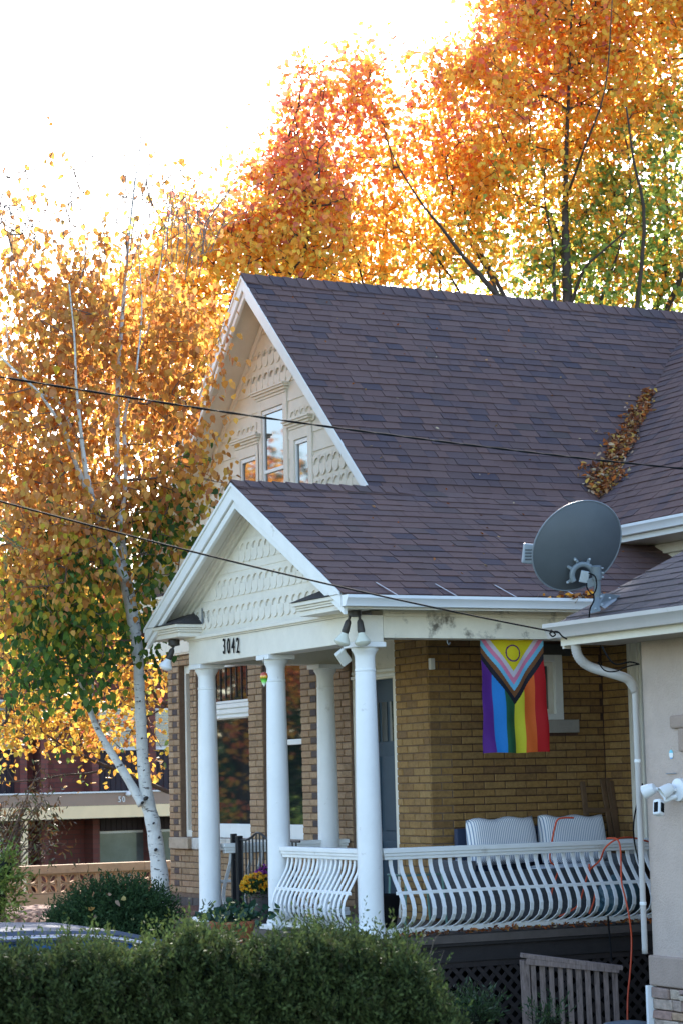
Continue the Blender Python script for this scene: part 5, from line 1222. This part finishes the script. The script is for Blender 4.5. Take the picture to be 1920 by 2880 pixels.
pear('yellow-leaved tree with low drooping boughs left behind the birch', at(700, 2500, 31), [
  [(700, 2500, 60, 31), (690, 2300, 56, 31), (640, 1900, 44, 31), (560, 1600, 30, 31), (480, 1300, 20, 31)],
  [(690, 2350, 34, 31), (560, 2250, 24, 31), (470, 2225, 18, 31), (380, 2185, 15, 31), (300, 2155, 12, 30.9), (245, 2130, 10, 30.8), (190, 2105, 7, 30.7), (120, 2060, 5, 30.6), (20, 2030, 4, 30.5)],
  [(310, 2160, 9, 31), (250, 2175, 8, 31), (180, 2180, 7, 30.8), (90, 2195, 6, 30.7), (0, 2200, 4, 30.6)],
  [(660, 2100, 30, 31), (520, 2010, 18, 31), (440, 1960, 13, 31), (410, 1880, 11, 31), (380, 1850, 9, 31), (300, 1800, 6, 31), (180, 1760, 4, 31)],
  [(600, 1800, 20, 31), (420, 1650, 12, 31), (250, 1580, 8, 31), (60, 1500, 5, 31)]],
  [(120, 1990, 170, 70, 30.8, 1.0), (300, 2010, 150, 75, 31, 1.0), (60, 2070, 120, 50, 30.8, .8), (250, 2080, 110, 45, 31, .8), (430, 1900, 80, 110, 31, .8), (60, 1850, 160, 110, 31, 1), (300, 1850, 150, 90, 31, 1), (200, 1650, 220, 130, 31.5, 1.2), (440, 2080, 40, 110, 31, .5), (180, 2190, 60, 40, 31, .4), (340, 2160, 60, 30, 31, .4), (100, 1420, 180, 150, 32, 1.2), (400, 1600, 90, 120, 31.5, .8), (0, 2180, 30, 60, 31, .4)],
  420, 6800, .086, 53, lowf, lambda x, y: np.full(x.shape, .18), .26, 0, .66)
# tree and shrubs off to the left, mirrored in the windows
def far_crown(t, centres, n, size, cols, seed):
    rng = np.random.default_rng(seed); c = np.array(centres, float); w = c[:, 3:6].prod(1); k = rng.choice(len(c), 220, p=w / w.sum()); q = rng.normal(size=(220, 3)); q /= np.linalg.norm(q, axis=1)[:, None]; q *= rng.uniform(.3, 1, (220, 1)); cl = c[k, :3] + q * c[k, 3:6]
    pos = cl[rng.choice(220, n)] + rng.normal(size=(n, 3)) * .38; build_leaves('crown', [leaf_cloud(pos, size, pick(cols, n, rng, .25), .35, .74, rng)], LEAFB, t, tuple(cl.mean(0)))
t = thing('street_tree', 'orange street tree to the left, mirrored in the porch windows', 'tree', (-6.7, 24.4, -1.1))
b = MB(); b.tube([(-6.7, 24.4, -1.1), (-6.6, 24.4, 1.5), (-6.8, 24.5, 5)], [.2, .16, .08], 10); b.tube([(-6.6, 24.4, 1.5), (-5.4, 23.9, 3.5)], [.1, .05], 8); b.tube([(-6.6, 24.4, 1.8), (-8, 25, 4.5)], [.1, .05], 8); b.build('trunk', BARK2, t, smooth=True)
far_crown(t, [(-6.7, 24.4, 4.6, 2.4, 2.2, 1.9), (-6.0, 23.8, 2.5, 1.2, 1.2, .5), (-7.5, 25, 6.5, 2, 2, 1.9), (-5.2, 23, 1.1, .7, .7, .35)], 11000, .13, ORANGE + RED[:2], 61)
t = thing('street_bushes', 'green bushes to the left below the mirrored street tree', 'bushes', (-8, 27, -1.1))
far_crown(t, [(-8, 29, -.2, 4, 1.6, .9), (-6.5, 25, -.5, 1.2, 1, .5)], 5000, .14, GR + [(.3, .36, .06)], 62)

for k, (x, y, r_) in enumerate(((-9, 36, 3.2), (-14.5, 40, 3.6), (-19, 44, 3.6))):
    t = thing('evergreen_tree', ('dark evergreen tree left of the view, nearest of three in the window reflections', 'dark evergreen tree left of the view, middle of three in the window reflections', 'dark evergreen tree left of the view, farthest of three in the window reflections')[k], 'tree', (x, y, -1.1), 'evergreens left of the view')
    b = MB(); b.tube([(x, y, -1.1), (x, y, 9)], [.3, .08], 8); b.build('trunk', BARK2, t, smooth=True)
    far_crown(t, [(x, y, 1.2, r_, r_, 2.2), (x, y, 4.2, r_ * .8, r_ * .8, 2.2), (x, y, 7.8, r_ * .7, r_ * .7, 2.6)], 9000, .26, [(.03, .06, .025), (.05, .09, .03), (.02, .045, .02)], 63 + k)

# --- hedges, shrubs
def sprig_bush(t, P, Dn, nleaf, size, wid, cols, mat_, seed, up=.9, ln=.09, tipc=None):
    rng = np.random.default_rng(seed); n = len(P); d = Dn * .55 + np.array([0, 0, up]) + rng.normal(size=(n, 3)) * .28; d /= np.linalg.norm(d, axis=1)[:, None]
    L_ = ln * rng.uniform(.5, 1.3, n); base = pick(cols, n, rng, .25); parts = []
    for k in range(nleaf):
        f = (k + .5) / nleaf; pp = P + d * (L_ * f)[:, None]; dd = d * .9 + rng.normal(size=(n, 3)) * .6
        c_ = base * rng.uniform(.8, 1.2, (n, 1)); 
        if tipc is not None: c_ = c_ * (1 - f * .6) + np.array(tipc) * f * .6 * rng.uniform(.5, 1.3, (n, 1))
        parts.append(quad_blades(pp, dd, size, wid, c_, rng))
    return build_leaves('foliage', parts, mat_, t, tuple(P.mean(0)))
HG = mat('hedge_leaf', (1, 1, 1), .7, .08, 20, attr=True, trans=.22, spec=.12)
# foreground hedge: a long clipped row, its top uneven
rng = np.random.default_rng(77); hedge = thing('hedge', 'dark green clipped hedge running along the bottom of the view', 'hedge', at(600, 2900, 12.2))
hr = Vector(ROT[0]); hr.z = 0; hr.normalize(); hf = Vector(ROT[2]); hf.z = 0; hf.normalize()
def hx(px): return (px - 960) / F * 12.0
def htop(px):
    base = np.interp(px, [-200, 0, 150, 400, 520, 650, 800, 930, 1000, 1080, 1155, 1210, 1280], [2712, 2708, 2706, 2708, 2676, 2690, 2698, 2676, 2688, 2716, 2790, 2866, 2990])
    return base + 14 * np.sin(px * .021) + 9 * np.sin(px * .057 + 1)
def hedge_pts(n):
    px = rng.uniform(-240, 1285, n); v = rng.uniform(0, 1, n) ** 1.0; py_top = htop(px); topface = rng.uniform(size=n) < .42
    dp = np.where(topface, rng.uniform(12.0, 13.2, n), 12.0 - .10 * np.sin(v * 2.6 + .3) + .05 * np.sin(px * .013) * 1.0)
    X_ = (px - 960) / F * 12.0; z_top = np.array([at(960, a, 12.0).z for a in py_top])
    hgt = np.where(topface, 0, v * .75)
    # bottom bulges out, shoulders rounded
    zz = z_top - hgt - np.where(topface, ((dp - 12) / 1.2) ** 2 * .04, 0); dp = dp + np.where(~topface, .22 * np.exp(-hgt * 14), 0) 
    zz = zz + .035 * np.sin(px * .05 + dp * 9) + .03 * np.sin(px * .11 + 4 * v)
    P = np.array([tuple(Vector(CAM) + hr * a + hf * b_) for a, b_ in zip(X_ * dp / 12.0, dp)]); P[:, 2] = zz
    bl = .5 + .5 * np.sin(px * .034 + 2 * np.sin(zz * 7)) * np.sin(zz * 9 + px * .019); dp2 = .16 * bl
    P += np.array(hf)[None] * dp2[:, None] * np.where(topface, 0, 1)[:, None]; P[:, 2] -= .05 * bl * topface
    nd = np.where(topface[:, None], np.array([[0, 0, .6]]), -np.array(hf)[None]); nd = nd + np.array(hr)[None] * np.clip((px[:, None] - 1050) / 200, 0, 1.2)
    return P, nd
P, nd = hedge_pts(15500)
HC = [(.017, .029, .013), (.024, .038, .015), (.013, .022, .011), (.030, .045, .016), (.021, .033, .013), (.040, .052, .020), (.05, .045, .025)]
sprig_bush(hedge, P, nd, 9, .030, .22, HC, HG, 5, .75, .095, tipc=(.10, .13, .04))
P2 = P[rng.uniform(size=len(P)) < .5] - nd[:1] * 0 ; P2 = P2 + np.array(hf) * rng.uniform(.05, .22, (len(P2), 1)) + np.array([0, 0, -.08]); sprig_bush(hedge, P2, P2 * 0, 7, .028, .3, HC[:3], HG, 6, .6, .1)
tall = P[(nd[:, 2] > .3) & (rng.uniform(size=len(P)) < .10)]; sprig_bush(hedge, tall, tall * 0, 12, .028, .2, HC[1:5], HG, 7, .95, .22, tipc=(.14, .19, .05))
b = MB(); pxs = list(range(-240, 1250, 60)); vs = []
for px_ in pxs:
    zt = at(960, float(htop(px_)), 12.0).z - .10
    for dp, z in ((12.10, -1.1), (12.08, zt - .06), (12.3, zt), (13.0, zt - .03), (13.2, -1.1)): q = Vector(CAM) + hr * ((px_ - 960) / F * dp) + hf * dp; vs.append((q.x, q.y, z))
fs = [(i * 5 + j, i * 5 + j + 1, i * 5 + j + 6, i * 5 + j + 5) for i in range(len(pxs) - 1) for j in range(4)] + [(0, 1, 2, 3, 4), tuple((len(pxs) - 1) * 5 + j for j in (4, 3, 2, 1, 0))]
b.face_block(vs, fs); b.build('dark_core', mat('hedge_core', (.010, .014, .007), .95, .4, 20), hedge)  # solid dark filler inside the leaves, added to block light through the hedge
# dead twigs poking from the hedge by the column
b = MB()
for k in range(16):
    x = rng.uniform(1010, 1240); q = at(x, 2700 + rng.uniform(0, 30), 12.4); q2 = at(x + rng.uniform(-30, 30), 2640 + rng.uniform(-40, 40), 12.4); q3 = q2 + Vector((rng.normal() * .03, rng.normal() * .03, rng.uniform(-.03, .03))); b.tube([q, q2, q3], [.0022, .0014, .0008], 4)
b.build('dry_twigs', mat('dry_twig', (.16, .12, .085), .8), hedge)
# round yew bush
def round_bush(name, label, blobs, npts, seed, cols, leaf=(7, .035, .2), matl=None, ln=.10, tipc=None, up=.5, cat_='bush'):
    rng = np.random.default_rng(seed); t = thing(name, label, cat_, at(blobs[0][0], blobs[0][1] + blobs[0][3], blobs[0][4])); w = np.array([b_[2] * b_[3] for b_ in blobs], float); w /= w.sum(); P = []; Nn = []
    for _ in range(npts):
        b_ = blobs[rng.choice(len(blobs), p=w)]; q = rng.normal(size=3); q /= np.linalg.norm(q); 
        if q[2] > .3: q[2] = -q[2]
        k = rng.uniform(.72, 1.0); P.append(tuple(at(b_[0] + q[0] * b_[2] * k, b_[1] + q[1] * b_[3] * k, b_[4] + q[2] * b_[5] * k))); Nn.append(tuple(Vector(ROT[0]) * q[0] + Vector(ROT[1]) * q[1] + Vector(ROT[2]) * q[2]))
    sprig_bush(t, np.array(P), np.array(Nn), leaf[0], leaf[1], leaf[2], cols, matl or HG, seed, up, ln, tipc)
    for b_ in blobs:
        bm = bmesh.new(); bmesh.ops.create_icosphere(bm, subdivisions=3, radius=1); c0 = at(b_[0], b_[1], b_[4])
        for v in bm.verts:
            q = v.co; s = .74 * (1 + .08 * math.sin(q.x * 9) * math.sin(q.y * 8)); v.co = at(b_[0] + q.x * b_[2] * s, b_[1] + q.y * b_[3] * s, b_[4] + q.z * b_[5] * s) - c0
        me = bpy.data.meshes.new('dark_core'); bm.to_mesh(me); bm.free(); link('dark_core', me, MATS['hedge_core'], t, c0, True)  # near-black solid core per blob, added to stop light passing through the bush
    return t
round_bush('yew_bush', 'rounded dark green yew bush at the foot of the birch trunk', [(325, 2590, 140, 88, 19.6, .45), (230, 2615, 80, 62, 19.4, .35), (410, 2595, 75, 80, 19.8, .35), (300, 2660, 175, 85, 19.4, .5)], 5200, 81, [(.022, .046, .020), (.030, .062, .024), (.016, .034, .016)], (8, .036, .2), ln=.17, tipc=(.05, .09, .03))
o = None
rng = np.random.default_rng(8); q = np.array([tuple(at(*p_, 19.05)) for p_ in ((325, 2533), (355, 2524), (193, 2571), (272, 2583), (377, 2580), (150, 2596), (250, 2560), (305, 2515))]); o = build_leaves('fallen_leaf', [leaf_cloud(q, .052, pick([(.5, .42, .16), (.5, .25, .05), (.45, .30, .2)], len(q), rng), 0, .8, rng)], LEAF, None, tuple(q.mean(0))); tag(o, 'pale fallen leaves resting on the yew bush', 'fallen leaves')
round_bush('bright_shrub', 'sunlit yellow-green shrub at the left edge by the block wall', [(-25, 2520, 60, 100, 25, .4), (15, 2450, 30, 45, 25, .25)], 420, 82, [(.16, .22, .04), (.10, .16, .03), (.22, .26, .06)], (7, .06, .2), LEAFG, .22, up=.1, cat_='shrub')
# half-bare shrub: arching stems with narrow leaves
t = thing('half_bare_shrub', 'half-bare shrub with narrow reddish-brown leaves before the apartment building', 'shrub', at(-30, 2650, 26)); rng = np.random.default_rng(83); b = MB(); lp = []
for k in range(26):
    x0 = rng.uniform(-80, 0); ex, ey = rng.uniform(-20, 210), rng.uniform(2180, 2440); pts = smooth_path([at(x0, 2600, 26), at(x0 + (ex - x0) * .35, 2450 - rng.uniform(0, 60), 26 + rng.normal() * .2), at(ex * .8, ey - 10, 26 + rng.normal() * .3), at(ex, ey + 15, 26)], 6); b.tube(pts, list(np.linspace(.009, .0025, len(pts))), 5); lp += [pts[i] for i in range(7, len(pts))] * 3
b.build('stems', TW, t)
lp = np.array(lp) + rng.normal(size=(len(lp), 3)) * .10; build_leaves('foliage', [quad_blades(lp, rng.normal(size=(len(lp), 3)) + np.array([0, 0, -.7]), .085, .13, pick([(.12, .07, .03), (.09, .10, .03), (.2, .09, .03), (.07, .06, .03)], len(lp), rng), rng)], LEAFG, t, tuple(lp.mean(0)))
# locust spray at the far left
t = thing('locust_branch', 'feathery locust branch with green and yellow leaflets at the left edge', 'branch', at(-20, 1500, 21)); rng = np.random.default_rng(84); parts = []; b = MB()
b.tube([at(-120, 1350, 21), at(-40, 1430, 21), at(30, 1520, 21)], [.012, .008, .004], 6)
for k in range(16):
    s = rng.uniform(0, 1); a = at(-60 + 80 * s, 1400 + 150 * s + rng.normal() * 30, 21 + rng.normal() * .15); d = Vector((rng.normal() * .5 + .3, rng.normal() * .5, -.6 + rng.normal() * .3)).normalized(); e = a + d * .26; b.tube([a, e], .0015, 4); sd_ = d.cross(Vector((.4, -.5, .7))).normalized()
    m_ = 26; f = np.linspace(.08, 1, m_); sgn = np.where(np.arange(m_) % 2, 1, -1)[:, None]; P = np.array(a) + np.outer(f * .26, np.array(d)); parts.append(quad_blades(P, np.array(sd_)[None] * sgn + np.array(d) * .35, .034, .17, pick([(.05, .12, .04), (.07, .15, .05)] if s > .45 else [(.42, .30, .03), (.30, .25, .04)], m_, rng), rng))
b.build('stems', TW, t); build_leaves('foliage', parts, LEAFG, t, tuple(at(-20, 1500, 21)))

# ================================================================ LEFT BACKGROUND
BLK = mat('tan_block', (.40, .26, .16), .95, .14, 9, .6, 50, col2=[(.42, .28, .17), (.38, .245, .15), (.44, .29, .185)])
wall = thing('block_wall', 'tan concrete block wall topped with pierced screen blocks and coping', 'wall', (2.5, 14, -1.1))
x0w, wy = -2.0, 14.0; ub = MB(); ub.box(0, .58, 0, .2, 0, .285, 0); UBK = ub.mesh('block', (0, 0, 0)); UBK.materials.append(BLK)
b = MB(); b.box(x0w, 7.5, wy + .01, wy + .19, -1.3, -.163); b.build('mortar_core', MORTARL, wall)
for k in range(4):
    z = -.455 - .293 * k; x = x0w - (.295 if k % 2 else 0)
    while x < 7: piece('block', UBK, wall, (x, wy, z)); x += .59
cb = MB(); cb.box(0, .885, -.02, .22, 0, .118, 0); CBM = cb.mesh('coping_block', (0, 0, 0)); CBM.materials.append(BLK)
x = x0w + .2
while x < 7: piece('coping_block', CBM, wall, (x, wy, .125 + random.uniform(-.002, .002)), None, None); x += .892
# screen block: square frame with four petal arcs
def screen_mesh():
    b = MB(); S = .292; f = .024; y0, y1 = 0, .10
    b.box(0, S, y0, y1, 0, f); b.box(0, S, y0, y1, S - f, S); b.box(0, f, y0, y1, f, S - f); b.box(S - f, S, y0, y1, f, S - f); c = S / 2
    for k in range(4):
        a = k * math.pi / 2 + math.pi / 4; R_ = Matrix.Rotation(a, 2)
        for sg in (1, -1):
            for i in range(6):
                q = []
                for tt_ in (i / 6, (i + 1) / 6):
                    r = .012 + tt_ * .165; off = sg * .042 * math.sin(tt_ * math.pi * .93); v = R_ @ Vector((r, off)); q.append(v)
                wv = .011; n_ = Vector((-(q[1] - q[0]).y, (q[1] - q[0]).x)).normalized() * wv / 2 * 1.3
                pp = [q[0] + n_, q[1] + n_, q[1] - n_, q[0] - n_]; pp = [(max(.005, min(S - .005, c + p.x)), max(.005, min(S - .005, c + p.y))) for p in pp]
                b.prism(pp, 1, y0 + .008, y1 - .01, 0)
    for k in range(4):
        a = k * math.pi / 2; v = Vector((math.cos(a), math.sin(a))); n_ = Vector((-v.y, v.x)) * .006; p0_ = v * .0; p1_ = v * .125
        b.prism([(c + p.x, c + p.y) for p in (p0_ + n_, p1_ + n_, p1_ - n_, p0_ - n_)], 1, y0 + .012, y1 - .012, 0)
    me = b.mesh('screen_block', (0, 0, 0)); me.materials.append(BLK); return me
SM = screen_mesh(); x = x0w + .07
while x < 5.6: piece('screen_block', SM, wall, (x, wy + .04, -.170)); x += .297
b = MB(); b.box(x0w, 7.5, wy + .16, wy + .18, -.16, .12)

# apartment building
AY = 26; RB = mat('dark_red_brick', (.16, .055, .045), .85, .18, 20, .4, 60); apt = thing('apartment_building', 'dark red brick apartment building with tan parapet band numbered 50', 'building', (7, AY, -1.6))
def brick_tex(M, sc):
    N = M.node_tree.nodes; L = M.node_tree.links; g = N.new('ShaderNodeNewGeometry'); sx_ = N.new('ShaderNodeSeparateXYZ'); L.new(g.outputs['Position'], sx_.inputs[0]); cb_ = N.new('ShaderNodeCombineXYZ'); ad = N.new('ShaderNodeMath'); ad.operation = 'ADD'; L.new(sx_.outputs[0], ad.inputs[0]); L.new(sx_.outputs[1], ad.inputs[1]); L.new(ad.outputs[0], cb_.inputs[0]); L.new(sx_.outputs[2], cb_.inputs[1])
    bt = N.new('ShaderNodeTexBrick'); bt.inputs['Scale'].default_value = 1; bt.inputs['Brick Width'].default_value = .25 * sc; bt.inputs['Row Height'].default_value = .085 * sc; bt.inputs['Mortar Size'].default_value = .008; L.new(cb_.outputs[0], bt.inputs['Vector'])
    bt.inputs['Color1'].default_value = (.13, .038, .032, 1); bt.inputs['Color2'].default_value = (.17, .055, .045, 1); bt.inputs['Mortar'].default_value = (.09, .05, .045, 1); L.new(bt.outputs['Color'], N['Principled BSDF'].inputs['Base Color'])
    bp = N.new('ShaderNodeBump'); bp.inputs['Strength'].default_value = .6; bp.inputs['Distance'].default_value = .02; bp.invert = True; L.new(bt.outputs['Fac'], bp.inputs['Height']); L.new(bp.outputs[0], N['Principled BSDF'].inputs['Normal'])
brick_tex(RB, 1.15)
DB = mat('dark_board', (.028, .018, .024), .7, .1, 6, .1); TANB = mat('tan_parapet', (.30, .21, .16), .85, .06, 4, .2); YB = mat('pale_band', (.78, .60, .37), .8, .05, 4, .1)
AW = mat('aluminium_white', (.7, .71, .72), .35, .04); BLG = mat('blind_glass', (.09, .11, .11), .06, .35, 2, spec=.8, ior=1.8)
def abox(name, m, x0, x1, y0, y1, z0, z1, par=None, bev=0): b = MB(); b.box(x0, x1, y0, y1, z0, z1); return b.build(name, m, par or apt, bevel=bev)
abox('wall', RB, -6, 12, AY + 1.4, AY + 9, -1.8, 6)
abox('parapet', TANB, -6, 12, AY - .02, AY + 1.4, .99, 1.24); abox('drip_edge', AW, -6, 12, AY - .05, AY + 1.4, 1.242, 1.27); abox('pale_band', YB, -6, 12, AY - .05, AY + .2, .735, .985); abox('soffit', DB, -6, 12, AY + .2, AY + 1.4, .72, .75)
abox('roof_slab', TANB, -6, 12, AY - .1, AY + 3, 5.4, 5.8)
for x in (6.05, 6.5, 7.62, 8.9): abox('brick_pier', RB, x, x + .15, AY + .9, AY + 1.4, -1.8, .72); abox('brick_pier', RB, x, x + .15, AY + .9, AY + 1.4, 1.27, 5.4)
abox('post', YB, 5.78, 5.90, AY, AY + .12, -1.8, .95, bev=.01)
def awin(x0, x1, z0, z1):
    f = abox('window', AW, x0, x1, AY + 1.32, AY + 1.4, z0, z1, bev=.006); abox('pane', BLG, x0 + .05, (x0 + x1) / 2 - .02, AY + 1.30, AY + 1.319, z0 + .05, z1 - .05, f); abox('pane', BLG, (x0 + x1) / 2 + .02, x1 - .05, AY + 1.30, AY + 1.319, z0 + .05, z1 - .05, f)
    if z0 < 0: return
    n_ = int((z1 - z0) / .055); b = MB()
    for k in range(n_): b.box(x0 + .06, x1 - .06, AY + 1.289, AY + 1.297, z0 + .06 + k * .052, z0 + .085 + k * .052)
    b.build('blind_slats', mat('blind', (.34, .36, .34), .6), f, kind='stuff')
awin(7.80, 10.4, -1.2, .44); awin(7.80, 10.4, 2.15, 3.0); awin(3.6, 5.78, -1.2, .5); awin(4.2, 6.0, 2.2, 3.2)
for x0, x1, z0, z1 in ((7.80, 10.6, 1.27, 2.12), (7.80, 10.6, .44, .72), (3.6, 6.05, 1.27, 2.17), (3.0, 5.78, .5, .72)):
    x = x0
    while x < x1: abox('board', DB, x, min(x + .115, x1), AY + 1.26 + .0, AY + 1.32, z0, z1, bev=.012); x += .12
    abox('sill_flashing', AW, x0, x1, AY + 1.2, AY + 1.3, z1 + .0, z1 + .04) if z0 > 1 else None
for i, ch in enumerate('50'):
    me = text_mesh(ch, .165, .02, .8); me.materials.clear(); me.materials.append(AW); q = at(344 + i * 9.5, 2272, 43.5); piece('number_digit', me, apt, (7.82 + i * .088, AY - .035, 1.045), None, (rad(90), 0, 0))
b = MB(); b.lathe([(.02, 0), (.05, -.05), (.055, -.08), (.02, -.11)][::-1], (8.02, AY - .1, 1.27), n=12); b.build('eave_lamp', AW, apt)

# blue car behind the hedge
CARB = mat('car_blue', (.02, .09, .30), .25, .03, 3, coat=.8); CROOF = mat('car_roof_silver', (.06, .07, .10), .7, .03, 3, metal=.1)
car = thing('parked_car', 'blue parked car whose grey roof shows above the hedge', 'car', (-5.0, -2.4, -1.085))
cx0, yw = -7.4, .86; cyc = -2.6; CSH = .30
def loft(name, secs, m_, par, smooth='auto', bev=.0):
    """secs: list of (x, [(y, z)...]) rings"""
    b = MB(); n = len(secs[0][1]); vs = [(x + CSH, cyc + y, z) for x, r in secs for y, z in r]; fs = [(i * n + k, i * n + (k + 1) % n, (i + 1) * n + (k + 1) % n, (i + 1) * n + k) for i in range(len(secs) - 1) for k in range(n)] + [tuple(range(n)), tuple((len(secs) - 1) * n + k for k in range(n - 1, -1, -1))]
    b.face_block(vs, fs); return b.build(name, m_, par, smooth=smooth, bevel=bev)
def ring(w, z0, z1, r=.12): return [(-w + r, z0), (w - r, z0), (w, z0 + r), (w, z1 - r), (w - r, z1), (-w + r, z1), (-w, z1 - r), (-w, z0 + r)]
loft('body', [(-7.3, ring(.70, -.75, -.35)), (-7.15, ring(.82, -.86, -.25)), (-6.2, ring(.88, -.90, -.16)), (-4.6, ring(.88, -.90, -.18)), (-3.4, ring(.86, -.88, -.28)), (-2.9, ring(.75, -.80, -.42))], CARB, car)
gl = loft('windows', [(-6.9, ring(.70, -.24, -.12, .05)), (-6.1, ring(.66, -.24, .36, .08)), (-3.9, ring(.66, -.24, .36, .08)), (-3.45, ring(.68, -.24, .18, .08)), (-3.0, ring(.70, -.30, -.20, .04))], mat('car_glass_sky_tint', (.03, .12, .34), .06, spec=.8), car)  # blue of the reflected sky is put into the glass colour
loft('roof', [(-6.4, ring(.60, .345, .375, .014)), (-5.6, ring(.66, .35, .425, .03)), (-4.6, ring(.665, .35, .435, .03)), (-3.9, ring(.65, .345, .40, .025)), (-3.4, ring(.58, .225, .285, .02)), (-3.1, ring(.52, .12, .15, .012))], CROOF, car)
b = MB(); b.tube(smooth_path([(q_[0] + CSH, q_[1], q_[2]) for q_ in ((-6.4, cyc - .60, .345), (-5.2, cyc - .66, .385), (-4.2, cyc - .66, .375), (-3.7, cyc - .63, .30), (-3.2, cyc - .60, .15))]), .018, 8); b.build('chrome_trim', mat('chrome', (.5, .45, .45), .3, metal=1), car, smooth=True)
for x in (-6.5, -3.9):
    for s in (-1, 1):
        b = MB(); b.lathe([(.2, -.1), (.32, -.1), (.335, -.07), (.335, .07), (.32, .1), (.2, .1)], (x + CSH, cyc + s * .78, -.75), (0, 1, 0), 28); wl = b.build('wheel', BLACK, car, smooth='auto'); b = MB(); b.lathe([(.02, -.105), (.19, -.1), (.2, .1), (.02, .105)], (x + CSH, cyc + s * .78, -.75), (0, 1, 0), 20); b.build('rim', METAL, wl)
for s in (-1, 1): b = MB(); b.box(-2.97 + CSH, -2.9 + CSH, cyc + s * .5 - .14, cyc + s * .5 + .14, -.62, -.52); b.build('headlight', mat('lamp_glass', (.7, .7, .7), .1), car, bevel=.02)

# grey wooden railing panel leaning before the lattice, and the bin
t = thing('wooden_rail_panel', 'weathered grey wooden railing panel with slats before the dark lattice', 'railing', at(1600, 2900, 18.6)); dl = 18.6
b = MB(); b.bar(at(1463, 2686, dl), at(1748, 2722, dl), .10, .035); b.build('top_rail', OLDW, t, bevel=.004)
b = MB(); b.bar(at(1478, 2704, dl - .04), at(1740, 2728, dl - .04), .02, .05); b.build('rail_moulding', OLDW, t, bevel=.003)
b = MB(); b.bar(at(1473, 2700, dl), at(1487, 2990, dl), .075, .06, tuple(-fwd)); b.build('post', OLDW, t, bevel=.004)
for k in range(10):
    x = 1497 + k * 25.5; b = MB(); b.bar(at(x, 2712 + k * 2.2, dl + .015 * (k % 2)), at(x + 13, 3000, dl), .043 + random.uniform(-.004, .004), .035, tuple(-fwd)); b.build('slat', OLDW, t, bevel=.003)
q = at(1765, 2885, 17.9); t = thing('lidded_bin', 'grey-blue domed bin lid at the bottom right below the orange cord', 'bin', (q.x, q.y, -1.1))
b = MB(); b.lathe([(.19, -1.1), (.20, -1.08), (.205, -.70)], (q.x, q.y, 0), n=32); b.build('bin_body', mat('bin_grey', (.10, .12, .14), .5, .1), t, smooth='auto')
b = MB(); b.lathe([(.215, q.z - .03), (.225, q.z - .02), (.22, q.z + .0), (.19, q.z + .02), (.10, q.z + .035), (.01, q.z + .04)], (q.x, q.y, 0), n=32); b.build('lid', mat('bin_lid', (.12, .15, .18), .35, .15, 10), t, smooth='auto')
# scruffy plants at the foot of the lattice
round_bush('weeds', 'scruffy green weeds under the lattice right of the hedge', [(1330, 2860, 60, 40, 17.5, .2), (1540, 2875, 50, 22, 17.5, .2)], 260, 91, [(.03, .06, .02), (.05, .08, .03)], (6, .05, .12), LEAFG, .18, up=.9, cat_='weeds')
